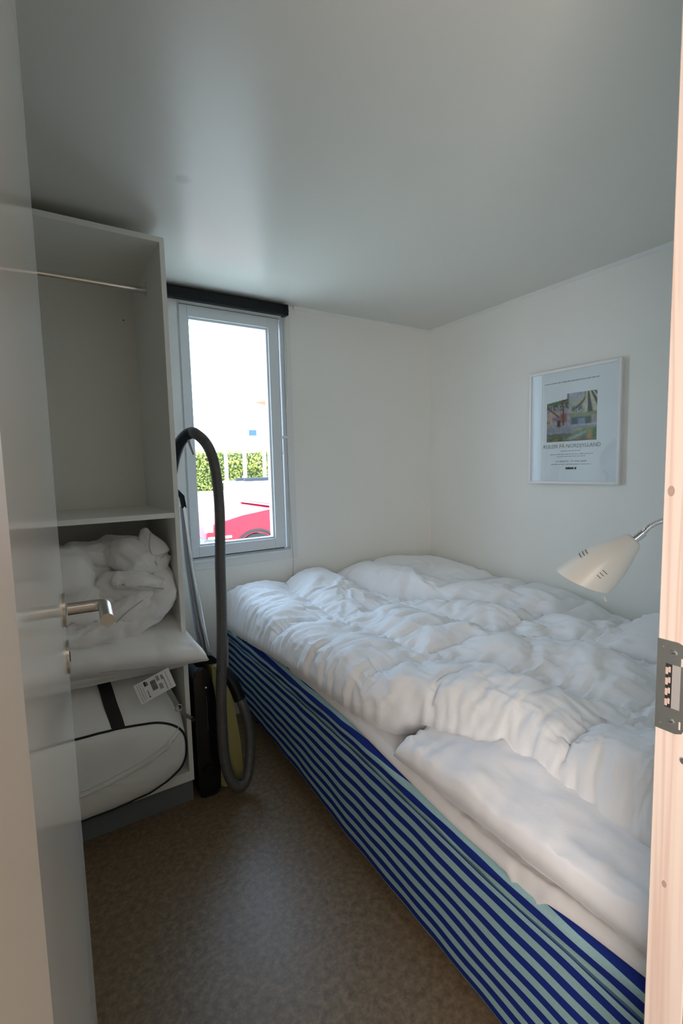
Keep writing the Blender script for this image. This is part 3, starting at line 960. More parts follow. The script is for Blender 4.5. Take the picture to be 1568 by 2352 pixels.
# ------------------------------------------------------------------ bedding stored in the wardrobe
def roll(name, ctrl, m, parent, seed, wr=1.0, squash=1.0, n=32, step=.011):
    """puffy fold along a path, ctrl = (x, y, z, radius)"""
    C = spline(ctrl, step)
    P, R = C[:, :3], C[:, 3]
    s = np.r_[0, np.cumsum(np.linalg.norm(np.diff(P, axis=0), axis=1))]
    L = s[-1]
    # extend with round ends
    ks = 12
    th = np.linspace(0, np.pi / 2, ks, endpoint=False)
    t0 = P[0] - P[1]; t0 /= np.linalg.norm(t0); t1 = P[-1] - P[-2]; t1 /= np.linalg.norm(t1)
    a = np.array([P[0] + t0 * R[0] * math.cos(x) * .8 for x in th]); ar = np.array([R[0] * max(.02, math.sin(x)) for x in th])
    b_ = np.array([P[-1] + t1 * R[-1] * math.sin(x + .12) * .8 for x in th]); br = np.array([R[-1] * max(.02, math.cos(x + .12)) for x in th])
    P = np.vstack([a, P, b_]); R = np.r_[ar, R, br]
    s = np.r_[0, np.cumsum(np.linalg.norm(np.diff(P, axis=0), axis=1))]
    k = len(P)
    T_ = np.gradient(P, axis=0); T_ /= np.linalg.norm(T_, axis=1)[:, None]
    rows = []
    up = np.array([0, 0, 1.0])
    for i in range(k):
        side = np.cross(T_[i], up)
        if np.linalg.norm(side) < .2: side = np.array([1.0, 0, 0])
        side /= np.linalg.norm(side); u2 = np.cross(side, T_[i])
        ang = np.linspace(0, 2 * np.pi, n, endpoint=False)
        ca, sa = np.cos(ang), np.sin(ang)
        xx = np.full(n, s[i])
        nz = .10 * perlin(xx * 9 + 5 * ca, sa * 1.6 + seed, seed) + .05 * ridge(xx * 16 + 2 * ca, sa * 2 + ca, seed + 1, 1.4) + .05 * perlin(xx * 22 + ca * 2, sa * 4, seed + 2)
        r = R[i] * (1 + nz * 1.6 * wr)
        rows.append(P[i] + (side[None] * (ca * r)[:, None] + u2[None] * (sa * r * squash)[:, None]))
    b = B()
    vv = b.grid(np.array(rows), closed_v=True)
    b.bm.faces.new(vv[0]); b.bm.faces.new(vv[-1])
    o = b.build(name, m, parent, True)
    JOBS.append((o, np.full(len(o.data.vertices), .16), .06, .7, .10, 12, 0.0))
    return o

# storage bag on the wardrobe bottom
bag = empty('storage_bag', (.06, 2.0, .13), 'white zipped bedding bag with black piping at the bottom of the wardrobe', 'bag')
def bag_section(y, sx, top, bot, n=90, nn=2.7, cx=.055, hw=.352, sc=1.0, seed=5):
    cz, hh = (top + bot) / 2, (top - bot) / 2
    an = np.linspace(0, 2 * np.pi, n, endpoint=False)
    c, s = np.cos(an), np.sin(an)
    x = cx + sc * sx * hw * np.sign(c) * np.abs(c) ** (2 / nn)
    z = cz + sc * hh * np.sign(s) * np.abs(s) ** (2 / nn)
    return np.stack([x, np.full(n, y), z], 1)
secs = []
for (y, sc, top, bot, sx) in ((1.7290, .02, .425, .140, 1), (1.7295, .30, .425, .140, 1), (1.731, .55, .425, .140, 1), (1.736, .76, .425, .140, 1), (1.744, .90, .425, .140, 1),
                              (1.752, .97, .425, .139, 1), (1.760, 1.0, .425, .138, 1), (1.775, 1.0, .445, .136, 1.01), (1.80, 1.0, .478, .134, 1.015), (1.84, 1.0, .520, .132, 1.02),
                              (1.90, 1.0, .552, .131, 1.02), (2.0, 1, .572, .131, 1.02), (2.1, 1, .572, .131, 1.02), (2.2, 1, .56, .131, 1.02), (2.28, .98, .54, .133, 1), (2.33, .85, .52, .14, 1), (2.345, .5, .5, .16, 1)):
    S = bag_section(y, sx, top, bot, sc=sc)
    cz = (top + bot) / 2
    w = .007 * perlin(S[:, 0] * 9, S[:, 2] * 9 + y * 9, 12) + .006 * ridge(S[:, 0] * 12 + S[:, 2] * 5, S[:, 2] * 3 + y * 6, 13, 1.4)
    S[:, 1] += np.clip(w, -.004, .01) * (1 if y < 1.9 else 0) * -1
    S[:, 2] += w * .6 * (y > 1.76) * (S[:, 2] > cz)
    secs.append(S)
secs = np.array(secs)
secs[..., 0] = np.clip(secs[..., 0], None, .4265)
b = B(); vv = b.grid(secs, closed_v=True); b.bm.faces.new(vv[0]); b.bm.faces.new(vv[-1])
m_bag = mat('white_nonwoven_bag', (0.82, 0.82, 0.79), .6, noise=(12, .03, (1, 1, 1)), bump=(60, .3, (1, 1, 1)))
b.build('bag_body', m_bag, bag, True)
m_web = mat('black_webbing', (0.01, 0.01, 0.012), .7)
ringp = secs[6].copy(); ringp[:, 1] -= .002
cen = ringp.mean(0); ringp = cen + (ringp - cen) * 1.004
B().tube(list(ringp) + [ringp[0]], .0042, 8).build('piping', m_web, bag, True)
def bag_front_y(x, z):
    p = secs[:8].reshape(-1, 3)
    d = (p[:, 0] - x) ** 2 + (p[:, 2] - z) ** 2
    return p[np.argmin(d), 1]
for dz, r, nm in ((0, .0035, 'zip'), (.018, .002, 'zip_flap')):
    zp = spline([(-.20, 0, .205 + dz), (.043, 0, .238 + dz), (.22, 0, .268 + dz), (.33, 0, .305 + dz), (.385, 0, .345 + dz)], .012)
    zp = [(x, bag_front_y(x, z) - .0015, z) for x, _, z in zp]
    B().tube(zp, r, 6).build(nm, cloth_mat('zip_tape_white', (0.70, 0.70, 0.68), 0), bag, True)
def ribbon(name, pts, width, wdir, m, parent, th=.0015):
    C = spline(pts, .008); wd = np.array(wdir, float)
    T_ = np.gradient(C, axis=0); T_ /= np.linalg.norm(T_, axis=1)[:, None]
    b = B(); rows = []
    for i in range(len(C)):
        w = wd - T_[i] * wd.dot(T_[i]); w /= np.linalg.norm(w); nn = np.cross(T_[i], w)
        rows.append([C[i] + w * width / 2 + nn * th, C[i] - w * width / 2 + nn * th, C[i] - w * width / 2 - nn * th, C[i] + w * width / 2 - nn * th])
    vv = b.grid(np.array(rows), closed_v=True); b.bm.faces.new(vv[0]); b.bm.faces.new(vv[-1])
    return b.build(name, m, parent)
ribbon('strap', [(.185, 1.752, .416), (.180, 1.768, .447), (.170, 1.80, .490), (.163, 1.84, .530), (.155, 1.90, .566)], .042, (1, 0, 0), m_web, bag)
# side carrying strap with its ring, hanging over the cabinet edge
m_grey_web = mat('grey_webbing', (.22, .225, .22), .7, noise=(120, .2, (1, 1, 1)))
ribbon('side_strap', [(.352, 1.775, .520), (.372, 1.765, .475), (.385, 1.758, .440)], .018, (1, .3, .3), m_grey_web, bag)
ribbon('side_strap', [(.394, 1.755, .425), (.412, 1.765, .395), (.430, 1.785, .372), (.447, 1.802, .352)], .013, (1, .3, .6), m_grey_web, bag)
ring = [(.388 + .012 * math.cos(a), 1.753, .434 + .012 * math.sin(a)) for a in np.linspace(0, 2 * np.pi, 25)]
B().tube(ring, .0022, 6).build('strap_ring', m_steel, bag, True)
B().box((.440, 1.790, .345), (.456, 1.800, .358), .003).build('strap_end', m_web, bag)

# folded duvet in the middle, one corner poking out past the side panel, with a printed care label
mid = empty('folded_duvet', (0, 2.0, .62), 'flat folded white duvet with printed label, its corner poking out of the wardrobe', 'duvet')
pillow('fold', [(-.48, 1.80, .615), (.432, 1.757, .590), (.410, 2.28, .66), (-.48, 2.30, .66)], .05, m_stored, 500, wr=.8, flat=.75, pinch=.015, pn=.30, parent=mid)
pillow('fold', [(-.48, 1.80, .665), (.500, 1.722, .600), (.405, 2.28, .775), (-.48, 2.30, .72)], .085, m_stored, 520, wr=1.0, flat=.35, pinch=.02, pn=.33, parent=mid)
sm = spline([(-.30, 1.79, .655), (.05, 1.765, .640), (.25, 1.745, .622), (.40, 1.738, .605), (.495, 1.722, .599)], .01)
B().tube(sm, .0022, 6).build('seam', m_piping, mid, True)
# label
lr = Matrix.Rotation(math.radians(-17), 3, 'Y') @ Matrix.Rotation(math.radians(-14), 3, 'X')
lc = Vector((.303, 1.706, .560))
lab = B().obox(lc, (.122, .0012, .070), lr).build('care_label', mat('white_label', (.78, .78, .76), .6), mid)
def on_label(u, v, w, h):
    return B().obox(lc + lr @ Vector((u, -.0012, v)), (w, .0006, h), lr)
m_ink = mat('black_ink', (.03, .03, .03), .7)
m_ink2 = mat('grey_ink', (.32, .32, .31), .7)
bc = B()
random.seed(3)
u = .0
for i in range(16):
    h = random.choice((.0007, .0012, .0018))
    bc.obox(lc + lr @ Vector((-.002, -.0012, .022 - u - h / 2)), (.018, .0006, h), lr)
    u += h + random.choice((.0007, .0012))
o_ = bc.build('barcode', m_ink, lab)
for (uu, vv_, w, h, m_) in ((-.027, .022, .008, .016, m_ink), (-.020, .020, .003, .013, m_ink), (-.027, -.004, .003, .004, m_ink), (-.027, -.011, .003, .004, m_ink), (-.027, -.018, .003, .004, m_ink), (-.027, -.025, .004, .005, m_ink),
                        (.016, .020, .010, .018, m_ink2), (.030, .018, .008, .016, m_ink2), (.018, -.010, .012, .020, m_ink2), (.034, -.006, .003, .05, m_ink2), (.046, 0, .0015, .058, m_ink2), (-.045, 0, .0015, .062, m_ink2), (-.052, 0, .0012, .062, m_ink2), (-.038, 0, .001, .058, m_ink2)):
    on_label(uu, vv_, w, h).build('print', m_, lab)

# rolled duvet on top of it
top_ = empty('rolled_duvet', (0, 2.0, .80), 'loosely rolled puffy white duvet on top of the pile in the wardrobe', 'duvet')
folds = [
    ([(-.40, 2.08, .88, .14), (.0, 2.08, .87, .145), (.26, 2.10, .87, .12)], 1.0),
    ([(-.30, 1.93, .92, .10), (-.05, 1.925, .935, .105), (.085, 1.92, .945, .095)], 1.0),
    ([(.10, 2.02, .99, .055), (.22, 2.03, .975, .06)], 1.0),
    ([(.235, 2.06, .99, .065), (.285, 1.96, .985, .068), (.315, 1.90, .955, .055)], 1.0),
    ([(.375, 1.93, .93, .040), (.372, 1.925, .985, .050), (.352, 1.94, 1.035, .036), (.345, 1.95, 1.075, .014)], 1.0),
    ([(.235, 1.865, .915, .038), (.30, 1.850, .905, .042), (.365, 1.850, .885, .026)], .8),
    ([(.385, 1.93, .90, .040), (.385, 1.90, .875, .045), (.372, 1.87, .83, .048), (.32, 1.85, .785, .046), (.22, 1.84, .745, .044), (.05, 1.84, .730, .042), (-.22, 1.86, .735, .05)], 1.0),
    ([(.20, 1.93, .88, .055), (.30, 1.89, .86, .058), (.345, 1.89, .83, .045)], 1.0),
    ([(.29, 1.865, .83, .05), (.24, 1.855, .80, .05), (.19, 1.86, .79, .04)], .9),
    ([(-.25, 1.89, .81, .06), (.02, 1.875, .805, .055), (.14, 1.875, .80, .05), (.20, 1.89, .81, .035)], .9),
    ([(.12, 1.95, .86, .06), (.20, 1.93, .84, .055)], 1.0)]
for i, (c, sq) in enumerate(folds):
    roll('fold', c, m_stored, top_, 600 + i * 11, squash=sq)
seams = ([(.235, 1.826, .905), (.30, 1.806, .893), (.375, 1.822, .868)], [(.34, 1.836, .858), (.25, 1.802, .815), (.205, 1.806, .775), (.19, 1.812, .742)],
         [(.352, 1.876, 1.08), (.345, 1.878, 1.02), (.36, 1.872, .965), (.375, 1.885, .945)], [(-.1, 1.815, .79), (.03, 1.815, .782), (.08, 1.818, .80), (.15, 1.822, .79)])
for s_ in seams:
    B().tube(spline(s_, .008), .0020, 6).build('seam', m_piping, top_, True)

settle(JOBS)

# ------------------------------------------------------------------ vacuum cleaner standing on end beside the wardrobe
vac = empty('vacuum_cleaner', (.55, 1.95, 0), 'black and yellow canister vacuum cleaner standing on end with a long grey hose', 'vacuum cleaner')
m_yel = mat('dull_yellow_plastic', rs(158, 152, 98), .35)
m_blackg = mat('glossy_black_plastic', (.008, .009, .010), .18)
def rounded(pts, r=.02, k=5):
    out = []
    n = len(pts)
    for i in range(n):
        p0, p1, p2 = (Vector(pts[(i + j) % n]) for j in (-1, 0, 1))
        a = (p0 - p1); c = (p2 - p1)
        d = min(r, a.length * .45, c.length * .45)
        s, e = p1 + a.normalized() * d, p1 + c.normalized() * d
        for t in np.linspace(0, 1, k):
            out.append(tuple((1 - t) ** 2 * s + 2 * t * (1 - t) * p1 + t * t * e))
    return out
def slab(pts, y0, y1, name, m, r=.02, bev=.006):
    b = B().prism(rounded(pts, r), 'Y', y0, y1)
    caps = [f for f in b.bm.faces if abs(f.normal.y) > .9 or len(f.verts) > 6]
    es = list({e for f in caps for e in f.edges})
    bmesh.ops.bevel(b.bm, geom=es, offset=bev, segments=3, affect='EDGES', profile=.5)
    return b.build(name, m, vac, auto=35)
slab([(.463, .004), (.548, .004), (.556, .26), (.540, .45), (.520, .520), (.490, .545), (.462, .515)], 1.815, 2.10, 'underside_shell', m_blackg, .02)
slab([(.5485, .004), (.640, .004), (.652, .05), (.646, .18), (.625, .34), (.604, .45), (.572, .520), (.5415, .525), (.5425, .45), (.5585, .26)], 1.835, 2.10, 'top_shell', m_yel, .02, .012)
slab([(.470, .5452), (.5405, .5255), (.572, .521), (.575, .535), (.55, .56), (.50, .575), (.478, .572)], 1.86, 2.06, 'bumper', m_black, .01, .004)
B().cyl((.500, 1.813, .12), (.500, 1.804, .12), .020, .016, 24).build('wheel', m_black, vac, auto=30)
B().cyl((.508, 1.8165, .455), (.508, 1.8125, .455), .0035, n=12).build('indicator_lamp', mat('small_white_lamp', (.9, .9, .9), .3), vac)
B().box((.506, 1.8125, .28), (.510, 1.8165, .42), .001, 1).build('groove', mat('dark_grey_plastic', (.05, .05, .055), .3), vac)
cordr = B().tube([(.49 + .0 * a, 1.99 + .09 * math.cos(a), .555 + .012 * math.sin(a)) for a in np.linspace(0, math.pi, 12)], .008, 10)
cordr.build('carry_handle', m_black, vac, True)
m_hose = mat('grey_hose_plastic', rs(84, 84, 82), .42, noise=(20, .05, (1, 1, 1)))
hp = spline([(.520, 1.868, 1.447), (.527, 1.85, 1.444), (.553, 1.82, 1.412), (.573, 1.80, 1.358), (.583, 1.785, 1.269), (.586, 1.78, 1.134), (.578, 1.78, .933), (.575, 1.78, .766), (.566, 1.775, .595),
             (.553, 1.77, .424), (.548, 1.76, .263), (.551, 1.75, .155), (.572, 1.74, .078), (.606, 1.74, .048), (.641, 1.76, .070), (.665, 1.78, .160), (.667, 1.79, .248), (.655, 1.80, .325), (.642, 1.822, .378)], .0018)
rad = [.0196 + .0014 * math.sin(i * 2 * math.pi / 2.6) for i in range(len(hp))]
B().tube(hp, rad, 20).build('hose', m_hose, vac, True)
B().tube(spline([(.645, 1.818, .365), (.630, 1.835, .42), (.600, 1.86, .475), (.575, 1.88, .50)], .01), .0245, 20).build('hose_connector', m_black, vac, auto=40)
hh = spline([(.470, 2.0, 1.27), (.476, 1.985, 1.335), (.484, 1.95, 1.385), (.494, 1.915, 1.418), (.507, 1.885, 1.438), (.524, 1.866, 1.4465)], .008)
rr = np.interp(np.linspace(0, 1, len(hh)), [0, .3, .7, 1], [.017, .022, .0235, .0225])
B().tube(hh, list(rr), 20).build('hose_handle', m_black, vac, auto=40)
B().tube([(.505, 1.862, 1.418), (.512, 1.858, 1.39), (.520, 1.855, 1.362)], [.005, .0045, .004], 8).build('suction_slider', mat('grey_lever', rs(150, 140, 134), .4), vac, True)
B().tube([(.470, 2.0, 1.28), (.474, 2.0, 1.22), (.482, 1.985, 1.20)], .0130, 18).build('wand_tube', m_steel, vac, auto=40)
B().tube([(.480, 1.975, 1.225), (.491, 1.945, 1.198), (.494, 1.935, 1.155)], [.008, .0115, .0105], 16).build('wand_clip', m_black, vac, auto=40)
m_wand = mat('grey_metal_tube', (.20, .21, .22), .35, .7)
B().tube([(.486, 1.945, 1.16), (.494, 1.925, .93), (.512, 1.90, .70), (.528, 1.882, .560)], [.006, .0110, .0150, .0165], 18).build('wand_tube', m_wand, vac, auto=40)
B().tube([(.492, 1.922, 1.16), (.507, 1.905, .93), (.524, 1.882, .74), (.541, 1.868, .575)], [.0025, .0035, .006, .008], 10).build('wand_rod', m_chrome, vac, auto=40)

# ------------------------------------------------------------------ reading lamp
lamp = empty('reading_lamp', (1.26, YF, 1.16), 'cream bell-shaped reading lamp on a chrome gooseneck over the bed', 'lamp')
Tp, Rc = Vector((1.216, .585, 1.109)), Vector((1.1635, .683, .9975))
ax = (Rc - Tp); Ls = ax.length; ax.normalize()
e1 = ax.orthogonal().normalized(); e2 = ax.cross(e1)
m_shade = mat('cream_lamp_enamel', (0.82, 0.78, 0.70), .32)
prof = [(0, .004), (.001, .015), (.006, .021), (.03, .031), (.06, .043), (.09, .0520), (.12, .0575), (.14, .0600), (Ls, .0610)]
ps = spline([(a, c, 0) for a, c in prof], .004)
def lathe(pr, n=56):
    eu = Vector((-.25, .35, .9)); eu = (eu - ax * eu.dot(ax)).normalized()      # the rim is cut at a slant, longer on top
    def sl(s, t):
        return s * (1 + .17 * (s / Ls) ** 2 * (e1 * math.cos(t) + e2 * math.sin(t)).dot(eu))
    return np.array([[tuple(Tp + ax * sl(s, t) + (e1 * math.cos(t) + e2 * math.sin(t)) * r) for t in np.linspace(0, 2 * math.pi, n, endpoint=False)] for s, r in pr])
outer = [(p[0], p[1]) for p in ps]
inner = [(p[0], p[1] - .0016) for p in ps[::-1] if p[1] > .012]
b = B(); vv = b.grid(lathe(outer + inner), closed_v=True); b.bm.faces.new(vv[0]); b.bm.faces.new(vv[-1])
b.build('lamp_shade', m_shade, lamp, auto=50)
# vent slots
m_slot = mat('dark_vent_slot', (.16, .15, .14), .7)
camp = Vector((0, 0, 1.3))
def rad_at(s):
    return float(np.interp(s, ps[:, 0], ps[:, 1]))
def dirv(t): return e1 * math.cos(t) + e2 * math.sin(t)
best = max(np.linspace(0, 2 * math.pi, 180), key=lambda t: dirv(t).dot((camp - Rc).normalized()))
sgn = 1 if dirv(best + .5).z < dirv(best).z else -1
for base_t in (best + sgn * .42, best - sgn * 1.12):
    for k in range(3):
        s0 = .098 + k * .0085
        b = B()
        rows = []
        for t in np.linspace(-.24, .24, 9):
            d_ = dirv(base_t + t)
            rows.append([tuple(Tp + ax * (s0 + o1) + d_ * (rad_at(s0 + o1) + o2)) for o1, o2 in ((-.0009, .0003), (.0009, .0003), (.0009, -.001), (-.0009, -.001))])
        vv = b.grid(np.array(rows), closed_v=True); b.bm.faces.new(vv[0]); b.bm.faces.new(vv[-1])
        b.build('vent_slot', m_slot, lamp)
B().cyl(Tp - ax * .024, Tp + ax * .001, .0095, n=24).build('neck_collar', m_chrome, lamp, auto=30)
gp = spline([Tp - ax * .022, Tp - ax * .055 , (1.262, .50, 1.172), (1.290, .44, 1.195), (1.31, .36, 1.19), (1.315, .30, 1.165)], .0016)
B().tube(gp, [.0062 + .0005 * math.sin(i * 2.2) for i in range(len(gp))], 14).build('gooseneck', m_chrome, lamp, True)
B().box((1.285, YF - .001, 1.12), (1.345, YF + .028, 1.21), .006).build('wall_bracket', m_shade, lamp)
B().cyl(Rc - ax * .10, Rc - ax * .05, .018, n=24).build('bulb_socket', mat('white_socket', (.7, .7, .68), .4), lamp, auto=30)
bmb = B(); bmesh.ops.create_uvsphere(bmb.bm, u_segments=24, v_segments=14, radius=.026, matrix=Matrix.Translation(Rc - ax * .032))
bmb.build('bulb', mat('white_bulb', (.8, .8, .78), .3), lamp, True)
B().tube([Rc - ax * .012 + dirv(best + sgn * 1.25) * .0625, Rc - ax * .008 + dirv(best + sgn * 1.25) * .074], .002, 8).build('shade_tab', m_shade, lamp)

# ------------------------------------------------------------------ framed poster
pic = empty('framed_poster', (XR, 1.141, 1.47), 'white framed exhibition poster hanging on the right wall', 'picture')
y0, y1, z0, z1 = 1.141, 1.596, 1.191, 1.751
fx = XR - .022
b = B()
fw = .0135
for lo, hi in (((fx, y0, z0), (XR - .001, y0 + fw, z1)), ((fx, y1 - fw, z0), (XR - .001, y1, z1)), ((fx, y0 + fw, z0), (XR - .001, y1 - fw, z0 + fw)), ((fx, y0 + fw, z1 - fw), (XR - .001, y1 - fw, z1))):
    b.box(lo, hi, .0012, 1)
b.build('frame', mat('white_picture_frame', (.80, .80, .79), .35), pic)
px_ = XR - .010
B().box((px_, y0 + fw, z0 + fw), (XR - .002, y1 - fw, z1 - fw)).build('poster', mat('cool_white_paper', (.82, .85, .90), .6), pic)
# printed artwork: loose landscape with gable, trees, pond and path, as point colours on a fine grid
ny_, nz_ = 96, 104
ay0, ay1, az0, az1 = 1.250, 1.500, 1.399, 1.628
S_, T2 = np.meshgrid(np.linspace(0, 1, ny_), np.linspace(0, 1, nz_), indexing='ij')   # S 0 = left as seen, T 0 = bottom
def art():
    c = np.zeros(S_.shape + (3,))
    def put(mask, col):
        m = np.clip(mask, 0, 1)[..., None]
        c[:] = c * (1 - m) + np.array(rs(*col)) * m
    def box_(s0, s1, t0, t1, f=.03):
        return ss(s0 - f, s0 + f, S_) * ss(s1 + f, s1 - f, S_) * ss(t0 - f, t0 + f, T2) * ss(t1 + f, t1 - f, T2)
    n1 = perlin(S_ * 7, T2 * 7, 71); n2 = perlin(S_ * 18, T2 * 15, 72); n3 = perlin(S_ * 5 + n1, T2 * 16 + n1 * 2, 73)
    put(np.ones_like(S_), (158, 152, 160))
    put(box_(-1, .46, .78, 2), (96, 120, 88))
    put(box_(-1, .46, .66, .82) * (n2 > 0), (74, 88, 66))
    put(box_(.46, 1.2, .58, 2), (172, 170, 168))
    put(box_(.46, .8, .9, 2), (168, 166, 190))
    arc = np.abs((T2 - .66) - .34 * np.clip((S_ - .5) / .35, 0, 1) ** 2)
    put(ss(.06, .0, arc) * ss(.5, .55, S_) * ss(.86, .8, S_), (50, 54, 48))
    put(ss(.05, .0, np.abs(arc - .07)) * ss(.5, .55, S_) * ss(.86, .8, S_), (176, 172, 128))
    ray_ = np.sin((S_ - .82) / (np.abs(T2 - 1.02) + .12) * 16)
    put((ray_ > .25) * ss(.74, .8, S_) * (T2 > .55), (52, 56, 50))
    put((ray_ < -.5) * ss(.74, .8, S_) * (T2 > .55), (196, 192, 150))
    put(box_(.52, .72, .6, .73) * ss(.1, .25, np.abs(perlin(S_ * 14, T2 * 5, 75)) * 2), (84, 100, 104))
    put(box_(.30, .44, .7, .95) * (n2 > -.1), (90, 72, 60))
    put(box_(-1, .42, .38, .62), (186, 160, 152))
    put(ss(.05, .0, np.abs(T2 - (.76 - S_ * .95))) * ss(.3, .26, S_), (104, 60, 54))
    put(box_(.28, .42, .40, .60), (140, 84, 78))
    put(box_(.12, .26, .44, .52), (128, 118, 150))
    put(box_(.22, .29, .31, .46, .015), (56, 52, 40)); put(box_(.33, .36, .34, .76, .012), (88, 52, 48))
    put(box_(-1, .06, .38, .46) * (n2 > 0), (50, 50, 50))
    put(box_(.48, 1.2, .5, .58), (132, 140, 104))
    put(box_(.5, .88, .32, .5), (70, 84, 92)); put(box_(.64, .78, .28, .46), (120, 140, 164)); put(box_(.80, .9, .34, .48), (70, 80, 50))
    put(box_(.5, 1.2, .30, .34, .02), (176, 180, 196))
    put(box_(-1, 1.2, .19, .31), (144, 144, 158))
    put(ss(.3, .26, T2 + (1 - S_) * .12 + .03 * n1) * ss(.5, .6, S_), (120, 140, 66))
    put(ss(.2, .16, T2 + S_ * .04 + .03 * n1) * ss(.6, .5, S_), (82, 104, 100))
    put(ss(.13, .09, T2 + .02 * n1), (102, 96, 84))
    put(ss(.02, .12, n3) * ss(.14, .1, T2), (126, 128, 60))
    put(ss(.05, .0, np.abs(T2 - .05 - .13 * np.clip((S_ - .5) / .3, 0, 1))) * ss(.42, .5, S_) * ss(.86, .78, S_), (140, 160, 176))
    put(box_(.84, .92, .03, .2), (168, 132, 66)); put(box_(.92, 1.2, -1, .25) * (n2 > -.2), (72, 100, 60))
    c *= (1 + .35 * n2[..., None] + .25 * n1[..., None])
    return np.clip(c, 0, 1)
me = bpy.data.meshes.new('printed_artwork')
Yg = ay1 - S_ * (ay1 - ay0); Zg = az0 + T2 * (az1 - az0)
vt = np.stack([np.full_like(Yg, px_ - .0006), Yg, Zg], 2).reshape(-1, 3)
fc = [(i * nz_ + j, (i + 1) * nz_ + j, (i + 1) * nz_ + j + 1, i * nz_ + j + 1) for i in range(ny_ - 1) for j in range(nz_ - 1)
      if not (S_[i, j] < .42 and T2[i, j] > .83 + .14 * S_[i, j])]
me.from_pydata(vt.tolist(), [], fc)
ca = me.color_attributes.new('print', 'FLOAT_COLOR', 'POINT')
ca.data.foreach_set('color', np.concatenate([art().reshape(-1, 3), np.ones((ny_ * nz_, 1))], 1).ravel())
ma = bpy.data.materials.new('printed_colours'); ma.use_nodes = True
at = ma.node_tree.nodes.new('ShaderNodeAttribute'); at.attribute_name = 'print'
ma.node_tree.links.new(at.outputs['Color'], ma.node_tree.nodes['Principled BSDF'].inputs['Base Color'])
ma.node_tree.nodes['Principled BSDF'].inputs['Roughness'].default_value = .6
link_mesh('printed_artwork', me, ma, pic)
m_txt = mat('grey_print_ink', (.20, .22, .21), .6)
m_txt2 = mat('pale_print_ink', (.36, .39, .40), .6)
def text(s, y, z, width, size, m, name='printed_text'):
    cu = bpy.data.curves.new(name, 'FONT')
    cu.body = s; cu.size = size; cu.align_x = 'CENTER'; cu.align_y = 'CENTER'; cu.resolution_u = 3
    o = bpy.data.objects.new(name, cu); COL.objects.link(o)
    bpy.context.view_layer.update()
    me = bpy.data.meshes.new_from_object(o.evaluated_get(bpy.context.evaluated_depsgraph_get()))
    bpy.data.objects.remove(o)
    xs = [v.co.x for v in me.vertices]
    w = max(xs) - min(xs)
    k = width / w
    for v in me.vertices:
        v.co = Vector((px_ - .0009, y - v.co.x * k, z + v.co.y))
    return link_mesh(name, me, m, pic)
def small_print(y, z, width, h):
    # a line of print too small to read: word-long runs of tiny upright strokes
    r_ = random.Random(int(z * 1e4)); b = B()
    a = y + width / 2
    while a > y - width / 2:
        for k in range(r_.randint(3, 9)):
            hh_ = h * r_.choice((.55, .6, .9))
            b.box((px_ - .0010, a - .0011, z - h / 2), (px_ - .0002, a, z - h / 2 + hh_))
            a -= .0022
            if a < y - width / 2: break
        a -= .003
    b.build('small_print', m_txt2, pic)
yc = (ay0 + ay1) / 2 - .002
text('KULØR PÅ NORDJYLLAND', yc, 1.3755, .287, .026, m_txt)
small_print(yc + .006, 1.6875, .272, 0.0069)
small_print(yc, 1.353, .10, 0.0050)
small_print(yc, 1.3375, .215, 0.0050)
small_print(yc, 1.3265, .14, 0.0044)
text('14. MARTS - 17. MAJ 2009', yc, 1.301, .155, .0115, m_txt)
small_print(yc, 1.288, .20, 0.0050)
lg = B()
for k, w in enumerate((.010, .010, .010, .006, .009)):
    lg.box((px_ - .0012, yc + .024 - k * .0112 - w, 1.2625), (px_ - .0002, yc + .024 - k * .0112, 1.2725))
lg.build('printed_logo', m_ink, pic)
B().box((fx + .004, y0 + fw - .001, z0 + fw - .001), (fx + .0055, y1 - fw + .001, z1 - fw + .001)).build('picture_glass', m_glass, pic)

pic.rotation_euler = (0, 0, math.radians(2.4))      # hangs slightly off the wall on its far side
pic.location.x -= .0015

# ------------------------------------------------------------------ outdoors
GZ = -.27
m_ground = mat('pale_gravel_ground', rs(214, 208, 190), .9, noise=(.7, .12, (1, 1, 1)), bump=(20, .5, (1, 1, 1)))
gnd = B()
gx = np.linspace(-6, 40, 24); gy = np.array([YW + .2, 5, 8, 11, 16, 22, 30, 45])
hz_ = np.interp(gy, [2, 9, 30, 45], [GZ, GZ, .12, .3])
gnd.grid(np.array([[(x, y, z) for y, z in zip(gy, hz_)] for x in gx]))
struct('ground', gnd, m_ground, label='pale gravel yard outside the window')

# red car, its front half in view
car = empty('red_car', (3.9, 7.5, GZ), 'red car parked outside the window, its front half in view', 'car')
m_red = mat('red_car_paint', rs(168, 6, 30), .35, coat=.1, spec=.3)
m_bump = mat('grey_bumper_plastic', (.09, .095, .095), .6)
m_tyre = mat('tyre_rubber', (.02, .02, .02), .8)
m_cglass = mat('dark_car_glass', (.05, .06, .07), .05, spec=.8)
cx, cy0, cy1 = 2.00, 6.70, 8.30
def arch(x, r, n=12):
    return [(x + r * math.cos(a), .30 + r * math.sin(a)) for a in np.linspace(math.pi, 0, n)]
low = [(0, .36)] + [(.36, .28)] + arch(.76, .365) + [(1.2, .24), (2.7, .24)] + arch(3.18, .365) + [(3.62, .28), (4.05, .40), (4.10, .72), (4.06, .98), (3.9, 1.02), (3.0, 1.0), (1.15, .985), (.55, .90), (.12, .80), (.0, .66)]
def body(pts, y0, y1, name, m, bev):
    b = B().prism([(cx + x, GZ + z) for x, z in pts], 'Y', y0, y1)
    bmesh.ops.bevel(b.bm, geom=[e for e in b.bm.edges if all(abs(v.co.y - e.verts[0].co.y) < 1e-5 for v in e.verts)], offset=bev, segments=4, affect='EDGES', profile=.5)
    return b.build(name, m, car, auto=40)
